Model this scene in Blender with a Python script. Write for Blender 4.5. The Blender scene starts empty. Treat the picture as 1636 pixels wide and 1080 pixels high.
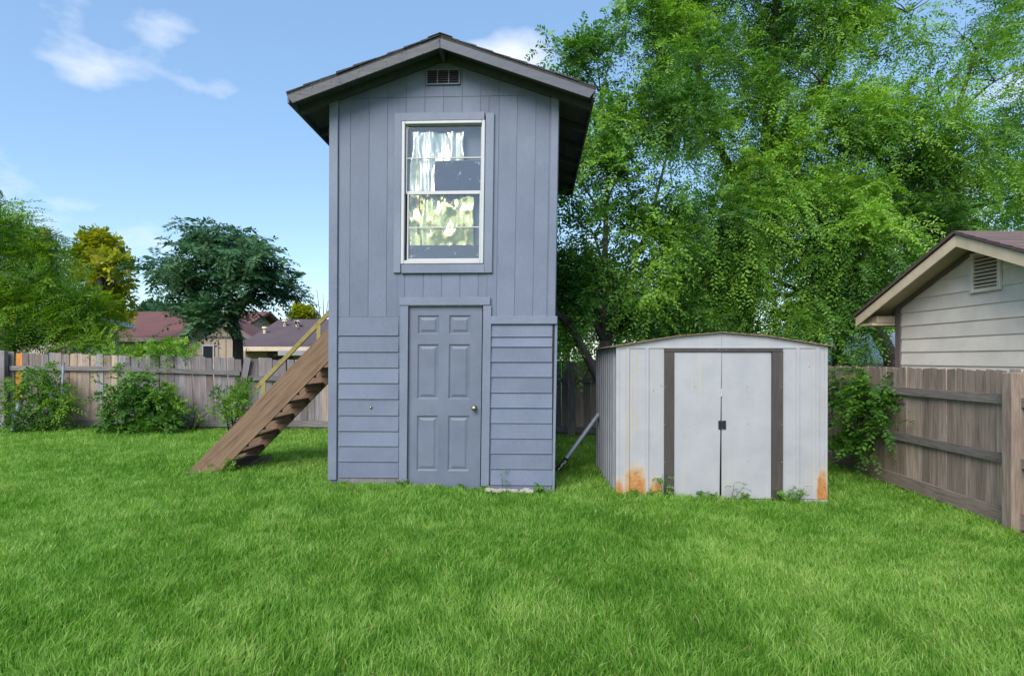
import bpy, math, random
import numpy as np
from mathutils import Vector, Matrix

# ------------------------------------------------------------------ camera, sky, sun, exposure
FPX, CX, HY, CAMZ = 930.0, 818.0, 573.0, 1.42        # focal length (px of the 1636 px photo), centre, horizon, eye height
SC = bpy.context.scene
COL = SC.collection
cam_d = bpy.data.cameras.new('camera')
cam_d.sensor_width = 36.0
cam_d.lens = 36.0 * FPX / 1636.0
cam_d.shift_y = (HY - 540.0) / 1636.0
cam_d.clip_end = 2000.0
cam_d.clip_start = 0.05
cam = bpy.data.objects.new('camera', cam_d)
cam.location = (0, 0, CAMZ)
cam.rotation_euler = (math.radians(90), 0, 0)
COL.objects.link(cam)
SC.camera = cam

SUN_EL, SUN_AZ = math.radians(40), math.radians(203)   # azimuth clockwise from +Y (view direction)
world = bpy.data.worlds.new('World')
SC.world = world
world.use_nodes = True


def build_world():
    nt = world.node_tree
    nt.nodes.clear()
    N = nt.nodes.new
    L = nt.links.new
    out = N('ShaderNodeOutputWorld')
    bg = N('ShaderNodeBackground')
    bg.inputs['Strength'].default_value = 0.12
    sky = N('ShaderNodeTexSky')
    sky.sky_type = 'NISHITA'
    sky.sun_disc = False
    sky.sun_elevation = SUN_EL
    sky.sun_rotation = SUN_AZ
    sky.air_density = 1.0
    sky.dust_density = 0.5
    sky.ozone_density = 1.3
    tc = N('ShaderNodeTexCoord')
    mp = N('ShaderNodeMapping')
    mp.inputs['Location'].default_value = CLOUD_OFF
    mp.inputs['Scale'].default_value = (1.0, 1.0, 2.1)
    L(tc.outputs['Generated'], mp.inputs[0])
    nz = N('ShaderNodeTexNoise')
    nz.inputs['Scale'].default_value = 3.4
    nz.inputs['Detail'].default_value = 6
    nz.inputs['Roughness'].default_value = 0.5
    L(mp.outputs[0], nz.inputs['Vector'])
    ramp = N('ShaderNodeValToRGB')
    ramp.color_ramp.elements[0].position = 0.615
    ramp.color_ramp.elements[1].position = 0.755
    L(nz.outputs['Fac'], ramp.inputs[0])
    fac = N('ShaderNodeMath'); fac.operation = 'MULTIPLY'; fac.inputs[1].default_value = 0.85
    L(ramp.outputs[0], fac.inputs[0])
    mix = N('ShaderNodeMixRGB')
    mix.inputs[2].default_value = CLOUD_COL
    L(fac.outputs[0], mix.inputs[0])
    hs = N('ShaderNodeHueSaturation')
    hs.inputs['Saturation'].default_value = 1.08
    L(sky.outputs[0], hs.inputs['Color'])
    veil = N('ShaderNodeMixRGB')          # thin even high haze over the whole sky
    veil.inputs[0].default_value = 0.46
    veil.inputs[2].default_value = (1.15, 1.95, 3.0, 1)
    L(hs.outputs[0], veil.inputs[1])
    L(veil.outputs[0], mix.inputs[1])
    L(mix.outputs[0], bg.inputs[0])
    L(bg.outputs[0], out.inputs[0])


CLOUD_OFF = (20.13, 15.18, 4.975)
CLOUD_COL = (4.1, 4.2, 4.6, 1)
build_world()

sun_d = bpy.data.lights.new('sun', 'SUN')
sun_d.energy = 2.0
sun_d.angle = math.radians(40)
sun_d.color = (1.0, 0.955, 0.89)
sun = bpy.data.objects.new('sun', sun_d)
COL.objects.link(sun)
_sd = Vector((math.sin(SUN_AZ) * math.cos(SUN_EL), math.cos(SUN_AZ) * math.cos(SUN_EL), math.sin(SUN_EL)))
sun.rotation_euler = _sd.to_track_quat('Z', 'Y').to_euler()
sun.location = (0, -5, 20)

SC.view_settings.view_transform = 'Standard'
SC.view_settings.look = 'None'
SC.view_settings.gamma = 1.0
SC.view_settings.use_curve_mapping = False
SC.view_settings.exposure = 1.2
SC.render.engine = 'CYCLES'
SC.cycles.max_bounces = 7
SC.cycles.diffuse_bounces = 4
SC.cycles.glossy_bounces = 3
SC.cycles.transmission_bounces = 4
SC.cycles.transparent_max_bounces = 12
SC.cycles.use_denoising = True
SC.cycles.caustics_reflective = False
SC.cycles.caustics_refractive = False

RNG = np.random.default_rng(7)
random.seed(11)


# ------------------------------------------------------------------ helpers
def at(u, v, d):
    """photo pixel + distance along the view axis -> world point"""
    return Vector(((u - CX) / FPX * d, d, CAMZ + (HY - v) / FPX * d))


def gz(x, y=0.0):
    """height of the yard: level on the left, falling 0.2 m to the right"""
    t = min(1.0, max(0.0, (x + 2.5) / 8.0))
    return -0.2 * t * t * (3 - 2 * t)


def gz_np(x):
    t = np.clip((x + 2.5) / 8.0, 0, 1)
    return -0.2 * t * t * (3 - 2 * t)


class MB:
    def __init__(self):
        self.v = []
        self.f = []

    def add(self, vs, fs):
        b = len(self.v)
        self.v += [tuple(p) for p in vs]
        self.f += [tuple(b + i for i in f) for f in fs]
        return self

    def box(self, a, b):
        (x0, y0, z0), (x1, y1, z1) = a, b
        vs = [(x0, y0, z0), (x1, y0, z0), (x1, y1, z0), (x0, y1, z0), (x0, y0, z1), (x1, y0, z1), (x1, y1, z1), (x0, y1, z1)]
        return self.add(vs, [(0, 3, 2, 1), (4, 5, 6, 7), (0, 1, 5, 4), (1, 2, 6, 5), (2, 3, 7, 6), (3, 0, 4, 7)])

    def bbox(self, a, b, c=0.004):
        """box with chamfered edges (on the 4 edges along the longest axis and ends)"""
        lo = [min(a[i], b[i]) for i in range(3)]
        hi = [max(a[i], b[i]) for i in range(3)]
        c = min(c, *[(hi[i] - lo[i]) * 0.3 for i in range(3)])
        vs = []
        idx = {}
        for sx in (0, 1):
            for sy in (0, 1):
                for sz in (0, 1):
                    s = (sx, sy, sz)
                    for ax in range(3):
                        p = []
                        for i in range(3):
                            e = hi[i] if s[i] else lo[i]
                            if i != ax:
                                e += -c if s[i] else c
                            p.append(e)
                        idx[(s, ax)] = len(vs)
                        vs.append(p)
        fs = []
        for ax in range(3):
            o = [i for i in range(3) if i != ax]
            for sd in (0, 1):
                q = []
                for (p, r) in ((0, 0), (1, 0), (1, 1), (0, 1)):
                    s = [0, 0, 0]
                    s[ax] = sd; s[o[0]] = p; s[o[1]] = r
                    q.append(idx[(tuple(s), ax)])
                if (sd == 0) == (ax != 1):
                    q = q[::-1]
                fs.append(q)
        for ax in range(3):          # edge along ax
            o = [i for i in range(3) if i != ax]
            for p in (0, 1):
                for r in (0, 1):
                    s0 = [0, 0, 0]; s1 = [0, 0, 0]
                    s0[o[0]] = s1[o[0]] = p
                    s0[o[1]] = s1[o[1]] = r
                    s1[ax] = 1
                    s0, s1 = tuple(s0), tuple(s1)
                    fs.append([idx[(s0, o[0])], idx[(s1, o[0])], idx[(s1, o[1])], idx[(s0, o[1])]])
        for s in [(i, j, k) for i in (0, 1) for j in (0, 1) for k in (0, 1)]:
            fs.append([idx[(s, 0)], idx[(s, 1)], idx[(s, 2)]])
        return self.add(vs, fs)

    def prism(self, poly, ext):
        """planar polygon + extrusion vector"""
        n = len(poly)
        e = Vector(ext)
        a = [Vector(p) for p in poly]
        vs = a + [p + e for p in a]
        fs = [tuple(range(n))[::-1], tuple(range(n, 2 * n))]
        for i in range(n):
            j = (i + 1) % n
            fs.append((i, j, n + j, n + i))
        return self.add(vs, fs)

    def tube(self, pts, rad, n=8, cap=True):
        pts = [Vector(p) for p in pts]
        if not hasattr(rad, '__len__'):
            rad = [rad] * len(pts)
        b0 = len(self.v)
        ref = None
        for i, p in enumerate(pts):
            t = (pts[min(i + 1, len(pts) - 1)] - pts[max(i - 1, 0)])
            if t.length < 1e-9:
                t = Vector((0, 0, 1))
            t.normalize()
            if ref is None:
                ref = t.orthogonal().normalized()
            ref = (ref - t * ref.dot(t))
            if ref.length < 1e-6:
                ref = t.orthogonal()
            ref.normalize()
            bi = t.cross(ref)
            for k in range(n):
                a = 2 * math.pi * k / n
                self.v.append(tuple(p + (ref * math.cos(a) + bi * math.sin(a)) * rad[i]))
        for i in range(len(pts) - 1):
            for k in range(n):
                k2 = (k + 1) % n
                self.f.append((b0 + i * n + k, b0 + i * n + k2, b0 + (i + 1) * n + k2, b0 + (i + 1) * n + k))
        if cap:
            self.f.append(tuple(b0 + k for k in range(n))[::-1])
            e = b0 + (len(pts) - 1) * n
            self.f.append(tuple(e + k for k in range(n)))
        return self

    def mesh(self, name, mat=None, smooth=False):
        me = bpy.data.meshes.new(name)
        me.from_pydata([tuple(p) for p in self.v], [], self.f)
        import bmesh
        bm = bmesh.new(); bm.from_mesh(me)
        bmesh.ops.recalc_face_normals(bm, faces=bm.faces)
        bm.to_mesh(me); bm.free()
        if smooth:
            me.polygons.foreach_set('use_smooth', [True] * len(me.polygons))
        if mat:
            me.materials.append(mat)
        me.update()
        return me

    def build(self, name, mat=None, parent=None, smooth=False, warp=None):
        """world-space vertices -> object; vertices are made relative to the parent chain"""
        if warp:
            self.v = [tuple(warp(p)) for p in self.v]
        off = Vector((0, 0, 0))
        p = parent
        while p is not None:
            off += p.location
            p = p.parent
        if parent is None:
            xs = np.array(self.v)
            off = Vector(((xs[:, 0].min() + xs[:, 0].max()) / 2, (xs[:, 1].min() + xs[:, 1].max()) / 2, xs[:, 2].min()))
        self.v = [(q[0] - off.x, q[1] - off.y, q[2] - off.z) for q in self.v]
        o = bpy.data.objects.new(name, self.mesh(name, mat, smooth))
        COL.objects.link(o)
        if parent is None:
            o.location = off
        else:
            o.parent = parent
        return o


def tag(o, label=None, cat=None, group=None, kind=None):
    if label: o['label'] = label
    if cat: o['category'] = cat
    if group: o['group'] = group
    if kind: o['kind'] = kind
    return o


def thing(name, label, cat, loc, group=None):
    o = bpy.data.objects.new(name, None)
    o.empty_display_size = 0.2
    COL.objects.link(o)
    o.location = loc
    return tag(o, label, cat, group)


def place(name, me, parent, loc=(0, 0, 0), rot=(0, 0, 0), scale=(1, 1, 1)):
    o = bpy.data.objects.new(name, me)
    COL.objects.link(o)
    o.parent = parent
    o.location = Vector(loc) - (parent.location if parent else Vector((0, 0, 0)))
    o.rotation_euler = rot
    o.scale = scale
    return o


def np_mesh(name, V, F, mat, attrs=None, smooth=False):
    """V (n,3); F (m,k) with k = 3 or 4"""
    me = bpy.data.meshes.new(name)
    k = F.shape[1]
    me.vertices.add(len(V)); me.vertices.foreach_set('co', V.astype(np.float32).ravel())
    me.loops.add(F.size); me.loops.foreach_set('vertex_index', F.astype(np.int32).ravel())
    me.polygons.add(len(F)); me.polygons.foreach_set('loop_start', np.arange(0, F.size, k, dtype=np.int32))
    if smooth:
        me.polygons.foreach_set('use_smooth', np.ones(len(F), dtype=bool))
    for an, arr in (attrs or {}).items():
        a = me.attributes.new(an, 'FLOAT', 'POINT')
        a.data.foreach_set('value', arr.astype(np.float32))
    me.materials.append(mat)
    me.update(calc_edges=True)
    me.validate()
    return me


# value noise in numpy (placement only)
_TAB = np.random.default_rng(3).random(4096)


def vnoise(P, s=1.0, seed=0):
    P = np.asarray(P) * s + seed * 17.31
    i = np.floor(P).astype(np.int64)
    f = P - i
    f = f * f * (3 - 2 * f)
    r = 0
    for dx in (0, 1):
        for dy in (0, 1):
            for dz in (0, 1):
                h = ((i[:, 0] + dx) * 73856093 ^ (i[:, 1] + dy) * 19349663 ^ (i[:, 2] + dz) * 83492791) & 4095
                w = (f[:, 0] if dx else 1 - f[:, 0]) * (f[:, 1] if dy else 1 - f[:, 1]) * (f[:, 2] if dz else 1 - f[:, 2])
                r = r + _TAB[h] * w
    return r


# ------------------------------------------------------------------ materials
def new_mat(name):
    m = bpy.data.materials.new(name)
    m.use_nodes = True
    nt = m.node_tree
    b = nt.nodes['Principled BSDF']
    return m, nt, b


def ramp_node(nt, stops):
    r = nt.nodes.new('ShaderNodeValToRGB')
    el = r.color_ramp.elements
    while len(el) < len(stops):
        el.new(0.5)
    for e, (p, c) in zip(el, stops):
        e.position = p
        e.color = (*c, 1)
    return r


def noise_node(nt, scale=(1, 1, 1), s=5, detail=5, rough=0.6, coord='Object', rnd=False, dist=0.0, rot=None):
    tc = nt.nodes.new('ShaderNodeTexCoord')
    mp = nt.nodes.new('ShaderNodeMapping')
    src = tc.outputs[coord]
    if rot:
        m0 = nt.nodes.new('ShaderNodeMapping')
        m0.inputs['Rotation'].default_value = rot
        nt.links.new(src, m0.inputs[0])
        src = m0.outputs[0]
    mp.inputs['Scale'].default_value = scale
    nt.links.new(src, mp.inputs[0])
    if rnd:
        oi = nt.nodes.new('ShaderNodeObjectInfo')
        mu = nt.nodes.new('ShaderNodeMath'); mu.operation = 'MULTIPLY'; mu.inputs[1].default_value = 53.0
        nt.links.new(oi.outputs['Random'], mu.inputs[0])
        nt.links.new(mu.outputs[0], mp.inputs['Location'])
    nz = nt.nodes.new('ShaderNodeTexNoise')
    nz.inputs['Scale'].default_value = s
    nz.inputs['Detail'].default_value = detail
    nz.inputs['Roughness'].default_value = rough
    nz.inputs['Distortion'].default_value = dist
    nt.links.new(mp.outputs[0], nz.inputs['Vector'])
    return nz


def mixc(nt, fac, a, b, blend='MIX'):
    m = nt.nodes.new('ShaderNodeMixRGB')
    m.blend_type = blend
    for i, s in ((0, fac), (1, a), (2, b)):
        if isinstance(s, (int, float)):
            m.inputs[i].default_value = s
        elif isinstance(s, tuple):
            m.inputs[i].default_value = (*s, 1)
        else:
            nt.links.new(s, m.inputs[i])
    return m.outputs[0]


def bump(nt, b, h, strength=0.3, dist=0.01):
    bn = nt.nodes.new('ShaderNodeBump')
    bn.inputs['Strength'].default_value = strength
    bn.inputs['Distance'].default_value = dist
    nt.links.new(h, bn.inputs['Height'])
    nt.links.new(bn.outputs[0], b.inputs['Normal'])


def m_wood(name, cols, grain=(14, 14, 1.2), s=3.0, rnd_v=0.25, rough=0.85, bstr=0.5, blotch=None, rot=None):
    """weathered boards: stretched grain + blotches + value per board"""
    m, nt, b = new_mat(name)
    g = noise_node(nt, grain, s, 8, 0.65, rnd=True, dist=0.4, rot=rot)
    n = len(cols)
    r = ramp_node(nt, [(0.28 + 0.44 * i / (n - 1), c) for i, c in enumerate(cols)])
    nt.links.new(g.outputs['Fac'], r.inputs[0])
    c = r.outputs[0]
    if blotch:
        bl = noise_node(nt, (1, 1, 0.35), 2.6, 4, 0.6, rnd=True)
        rr = ramp_node(nt, [(0.42, (0, 0, 0)), (0.66, (1, 1, 1))])
        nt.links.new(bl.outputs['Fac'], rr.inputs[0])
        c = mixc(nt, rr.outputs[0], c, mixc(nt, 0.75, c, blotch))
    oi = nt.nodes.new('ShaderNodeObjectInfo')
    mr = nt.nodes.new('ShaderNodeMapRange')
    mr.inputs['To Min'].default_value = 1 - rnd_v
    mr.inputs['To Max'].default_value = 1 + rnd_v
    nt.links.new(oi.outputs['Random'], mr.inputs['Value'])
    hv = nt.nodes.new('ShaderNodeHueSaturation')
    nt.links.new(c, hv.inputs['Color'])
    nt.links.new(mr.outputs[0], hv.inputs['Value'])
    nt.links.new(hv.outputs[0], b.inputs['Base Color'])
    b.inputs['Roughness'].default_value = rough
    b.inputs['Specular IOR Level'].default_value = 0.25
    bump(nt, b, g.outputs['Fac'], bstr, 0.006)
    return m


def m_paint(name, col, var=0.12, grain=(6, 6, 30), s=4, rough=0.6, bstr=0.25, chips=None, chip_t=0.72, rnd_v=0.06, spec=0.35, streak=None):
    m, nt, b = new_mat(name)
    g = noise_node(nt, grain, s, 6, 0.6, rnd=True)
    lo = tuple(x * (1 - var) for x in col)
    hi = tuple(min(1, x * (1 + var)) for x in col)
    r = ramp_node(nt, [(0.3, lo), (0.7, hi)])
    nt.links.new(g.outputs['Fac'], r.inputs[0])
    c = r.outputs[0]
    big = noise_node(nt, (1, 1, 1), 1.3, 5, 0.65, rnd=True)
    rb = ramp_node(nt, [(0.3, (0.84, 0.84, 0.86)), (0.7, (1.12, 1.11, 1.09))])
    nt.links.new(big.outputs['Fac'], rb.inputs[0])
    c = mixc(nt, 1.0, c, rb.outputs[0], 'MULTIPLY')
    if streak:
        st = noise_node(nt, (9, 9, 0.5), 2.0, 5, 0.6, rnd=True)
        rs = ramp_node(nt, [(0.55, (0, 0, 0)), (0.75, (1, 1, 1))])
        nt.links.new(st.outputs['Fac'], rs.inputs[0])
        fm = nt.nodes.new('ShaderNodeMath'); fm.operation = 'MULTIPLY'; fm.inputs[1].default_value = 0.35
        nt.links.new(rs.outputs[0], fm.inputs[0])
        c = mixc(nt, fm.outputs[0], c, streak)
    if chips:
        ch = noise_node(nt, (1, 1, 1), 16, 6, 0.7, rnd=True)
        rc = ramp_node(nt, [(chip_t, (0, 0, 0)), (chip_t + 0.02, (1, 1, 1))])
        nt.links.new(ch.outputs['Fac'], rc.inputs[0])
        c = mixc(nt, rc.outputs[0], c, chips)
    oi = nt.nodes.new('ShaderNodeObjectInfo')
    mr = nt.nodes.new('ShaderNodeMapRange')
    mr.inputs['To Min'].default_value = 1 - rnd_v
    mr.inputs['To Max'].default_value = 1 + rnd_v
    nt.links.new(oi.outputs['Random'], mr.inputs['Value'])
    hv = nt.nodes.new('ShaderNodeHueSaturation')
    nt.links.new(c, hv.inputs['Color'])
    nt.links.new(mr.outputs[0], hv.inputs['Value'])
    nt.links.new(hv.outputs[0], b.inputs['Base Color'])
    b.inputs['Roughness'].default_value = rough
    b.inputs['Specular IOR Level'].default_value = spec
    bump(nt, b, g.outputs['Fac'], bstr, 0.004)
    return m


def m_leaf(name, dark, mid, light, trans=0.35, rough=0.5, dry=None):
    m, nt, b = new_mat(name)
    at_ = nt.nodes.new('ShaderNodeAttribute'); at_.attribute_name = 'tint'
    r = ramp_node(nt, [(0.0, dark), (0.5, mid), (1.0, light)] if dry is None else [(0.0, dark), (0.5, mid), (0.93, light), (0.97, dry)])
    nt.links.new(at_.outputs['Fac'], r.inputs[0])
    nt.links.new(r.outputs[0], b.inputs['Base Color'])
    b.inputs['Roughness'].default_value = rough
    b.inputs['Specular IOR Level'].default_value = 0.3
    tr = nt.nodes.new('ShaderNodeBsdfTranslucent')
    hs = nt.nodes.new('ShaderNodeHueSaturation')
    hs.inputs['Hue'].default_value = 0.494
    hs.inputs['Saturation'].default_value = 1.1
    hs.inputs['Value'].default_value = 1.35
    nt.links.new(r.outputs[0], hs.inputs['Color'])
    nt.links.new(hs.outputs[0], tr.inputs[0])
    mx = nt.nodes.new('ShaderNodeMixShader'); mx.inputs[0].default_value = trans
    out = nt.nodes['Material Output']
    nt.links.new(b.outputs[0], mx.inputs[1]); nt.links.new(tr.outputs[0], mx.inputs[2])
    nt.links.new(mx.outputs[0], out.inputs[0])
    return m


def m_plain(name, col, rough=0.6, metal=0.0, var=0.15, s=20, bstr=0.1, spec=0.4):
    m, nt, b = new_mat(name)
    g = noise_node(nt, (1, 1, 1), s, 5, 0.6, rnd=True)
    r = ramp_node(nt, [(0.3, tuple(x * (1 - var) for x in col)), (0.7, tuple(min(1, x * (1 + var)) for x in col))])
    nt.links.new(g.outputs['Fac'], r.inputs[0])
    nt.links.new(r.outputs[0], b.inputs['Base Color'])
    b.inputs['Roughness'].default_value = rough
    b.inputs['Metallic'].default_value = metal
    b.inputs['Specular IOR Level'].default_value = spec
    bump(nt, b, g.outputs['Fac'], bstr, 0.004)
    return m


M = {}
BL = (0.143, 0.166, 0.229)
M['blue'] = m_paint('slate_blue_paint', (0.138, 0.161, 0.226), 0.09, (10, 10, 40), 4, 0.62, 0.35, chips=(0.36, 0.38, 0.43), chip_t=0.745, streak=(0.125, 0.14, 0.185), rnd_v=.09)
M['blue_v'] = m_paint('slate_blue_paint_grooved', BL, 0.07, (40, 40, 3), 4, 0.62, 0.35, streak=(0.15, 0.165, 0.215))
M['blue_trim'] = m_paint('slate_blue_trim', (0.158, 0.180, 0.242), 0.06, (12, 12, 12), 3, 0.58, 0.25, chips=(0.22, 0.19, 0.16), chip_t=0.735)
M['blue_door'] = m_paint('slate_blue_door', (0.133, 0.152, 0.207), 0.05, (3, 3, 3), 2, 0.5, 0.08, rnd_v=0.0)
M['barge2'] = m_paint('dark_barge_paint', (0.105, 0.112, 0.132), 0.12, (3, 3, 12), 4, 0.7, 0.3)
M['barge'] = m_paint('faded_barge_paint', (0.115, 0.115, 0.125), 0.3, (1.2, 1.2, 22), 6, 0.75, 0.6, chips=(0.05, 0.05, 0.055), chip_t=0.6)
M['soffit'] = m_paint('shade_toned_soffit', (0.075, 0.08, 0.10), 0.15, (6, 6, 6), 3, 0.8, 0.3)  # the shadow beneath the eaves is put into this darker colour
M['shingle'] = m_plain('dark_asphalt_shingle', (0.045, 0.043, 0.043), 0.95, 0, 0.5, 60, 0.6)
M['white_vinyl'] = m_plain('white_vinyl', (0.47, 0.465, 0.475), 0.4, 0, 0.04, 6, 0.02)
M['dark'] = m_plain('dark_void', (0.02, 0.02, 0.022), 0.9)
M['room'] = m_plain('room_board', (0.12, 0.12, 0.12), 0.9)
M['brass'] = m_plain('brass', (0.45, 0.38, 0.24), 0.35, 1.0, 0.1, 20, 0.05)
M['concrete'] = m_plain('concrete', (0.33, 0.31, 0.29), 0.95, 0, 0.3, 14, 0.7)
M['plinth'] = m_plain('mauve_plinth', (0.17, 0.155, 0.165), 0.95, 0, 0.3, 14, 0.7)
M['stone'] = m_plain('pale_rubble', (0.36, 0.33, 0.27), 0.95, 0, 0.3, 18, 0.6)
M['fence'] = m_wood('grey_fence_wood', [(0.10, 0.090, 0.096), (0.215, 0.198, 0.210), (0.29, 0.272, 0.282)], blotch=(0.12, 0.085, 0.075), rnd_v=0.3)
M['fence_brown'] = m_wood('brown_fence_wood', [(0.18, 0.13, 0.10), (0.36, 0.275, 0.225), (0.46, 0.37, 0.315)], blotch=(0.18, 0.13, 0.105), rnd_v=0.25)
M['fence_dark'] = m_wood('dark_fence_wood', [(0.10, 0.078, 0.07), (0.20, 0.16, 0.145), (0.27, 0.22, 0.20)], rnd_v=0.3)
M['fence_orange'] = m_wood('orange_fence_wood', [(0.35, 0.13, 0.03), (0.55, 0.22, 0.05), (0.62, 0.28, 0.08)], rnd_v=0.1)
M['fence_tan'] = m_wood('tan_fence_wood', [(0.22, 0.15, 0.10), (0.34, 0.24, 0.17), (0.42, 0.30, 0.22)], rnd_v=0.15)
M['rail'] = m_wood('fence_rail_wood', [(0.08, 0.07, 0.07), (0.16, 0.145, 0.143), (0.22, 0.20, 0.195)], grain=(1.2, 14, 14), rnd_v=0.15)
M['stair'] = m_wood('stair_lumber', [(0.095, 0.056, 0.037), (0.19, 0.120, 0.077), (0.245, 0.163, 0.108)], grain=(.7, 10, 12), s=3.2, rnd_v=0.12, bstr=0.2, rot=(0, math.radians(45.6), 0))
M['rail_olive'] = m_wood('olive_handrail', [(0.15, 0.12, 0.035), (0.27, 0.22, 0.08), (0.31, 0.26, 0.11)], grain=(3, 3, 3), rnd_v=0.1)
M['galv'] = m_plain('galvanised_steel', (0.20, 0.235, 0.285), 0.55, 0.25, 0.15, 20, 0.1)
M['white_mark'] = m_plain('white_sticker', (0.7, 0.7, 0.7), 0.5)
M['black'] = m_plain('black_plastic', (0.015, 0.015, 0.017), 0.45)
M['brown_trim'] = m_paint('brown_steel_trim', (0.062, 0.05, 0.047), 0.2, (20, 20, 2), 3, 0.5, 0.15, streak=(0.11, 0.10, 0.10))
M['shed_side'] = m_paint('shade_toned_shed_side', (0.20, 0.212, 0.238), 0.15, (8, 8, 1), 3, 0.55, 0.1, streak=(0.12, 0.12, 0.13))  # sides greyed against the white front: their shade is in the colour
M['rust_edge'] = m_paint('rusty_roof_edge', (0.27, 0.17, 0.11), 0.35, (10, 10, 10), 4, 0.85, 0.4, chips=(0.12, 0.06, 0.03), chip_t=0.58)
M['bark'] = m_wood('bark', [(0.022, 0.018, 0.016), (0.055, 0.046, 0.041), (0.09, 0.078, 0.07)], grain=(6, 6, 1.5), s=4, rnd_v=0.1, bstr=1.0)
M['cream'] = m_paint('cream_siding', (0.78, 0.71, 0.62), 0.05, (2, 2, 30), 4, 0.6, 0.12, rnd_v=0.03)
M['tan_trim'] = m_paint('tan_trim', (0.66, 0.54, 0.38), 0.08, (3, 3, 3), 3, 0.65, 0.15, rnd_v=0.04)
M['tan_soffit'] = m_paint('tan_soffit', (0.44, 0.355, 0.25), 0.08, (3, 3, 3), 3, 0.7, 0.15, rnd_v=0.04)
M['taupe'] = m_paint('taupe_corner', (0.17, 0.14, 0.13), 0.12, (10, 10, 2), 3, 0.7, 0.2)
M['brown_roof'] = m_paint('brown_shingles', (0.15, 0.105, 0.10), 0.3, (30, 6, 30), 4, 0.95, 0.5)
M['red_roof'] = m_paint('red_brown_shingles', (0.145, 0.064, 0.058), 0.22, (6, 30, 30), 3, 0.95, 0.4)
M['purple_roof'] = m_paint('plum_shingles', (0.10, 0.073, 0.08), 0.3, (6, 30, 30), 3, 0.95, 0.4)
M['grey_roof'] = m_paint('pale_grey_shingles', (0.40, 0.41, 0.45), 0.18, (30, 6, 30), 3, 0.95, 0.4)
M['white_roof'] = m_paint('pale_metal_roof', (0.60, 0.61, 0.65), 0.1, (3, 3, 3), 3, 0.6, 0.1)
M['tan_wall'] = m_paint('tan_wall', (0.38, 0.31, 0.24), 0.08, (30, 30, 1), 2, 0.8, 0.2)
M['yellow_wall'] = m_paint('yellow_stucco', (0.50, 0.37, 0.21), 0.06, (4, 4, 4), 3, 0.85, 0.2)
M['beige_wall'] = m_paint('beige_wall', (0.46, 0.41, 0.35), 0.06, (4, 4, 4), 3, 0.85, 0.2)
M['glass_dark'] = m_plain('dark_window_glass', (0.02, 0.025, 0.03), 0.08, 0, 0.1, 3, 0.0, 0.8)
M['footing_shade'] = m_plain('shade_toned_footing', (0.085, 0.065, 0.045), 0.95, 0, 0.4, 20, 0.6)  # footing block under the stairs, its shade put into the dark colour
M['leaf_tree'] = m_leaf('leaf_elm', (0.028, 0.092, 0.018), (0.105, 0.245, 0.034), (0.28, 0.48, 0.065), 0.45)
M['leaf_dark'] = m_leaf('leaf_dark', (0.022, 0.07, 0.030), (0.05, 0.13, 0.05), (0.11, 0.22, 0.095), 0.3)
M['leaf_yellow'] = m_leaf('leaf_yellow', (0.14, 0.18, 0.014), (0.30, 0.34, 0.028), (0.48, 0.48, 0.055), .45)
M['leaf_shrub'] = m_leaf('leaf_shrub', (0.045, 0.13, 0.02), (0.12, 0.27, 0.03), (0.26, 0.43, 0.05), 0.45)
M['leaf_fern'] = m_leaf('leaf_fern', (0.04, 0.12, 0.016), (0.125, 0.27, 0.026), (0.29, 0.43, 0.04), 0.45)
M['grass'] = m_leaf('grass_blade', (0.082, 0.215, 0.022), (0.178, 0.375, 0.044), (0.375, 0.53, 0.135), 0.45, 0.5, (0.48, 0.44, 0.20))


def m_ground():
    m, nt, b = new_mat('turf_soil')
    a = noise_node(nt, (1, 1, 1), 9, 8, 0.7)
    r = ramp_node(nt, [(0.3, (0.05, 0.11, 0.016)), (0.55, (0.075, 0.16, 0.022)), (0.75, (0.10, 0.13, 0.04))])
    nt.links.new(a.outputs['Fac'], r.inputs[0])
    nt.links.new(r.outputs[0], b.inputs['Base Color'])
    b.inputs['Roughness'].default_value = 0.95
    bump(nt, b, a.outputs['Fac'], 0.6, 0.03)
    return m


M['ground'] = m_ground()


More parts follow.
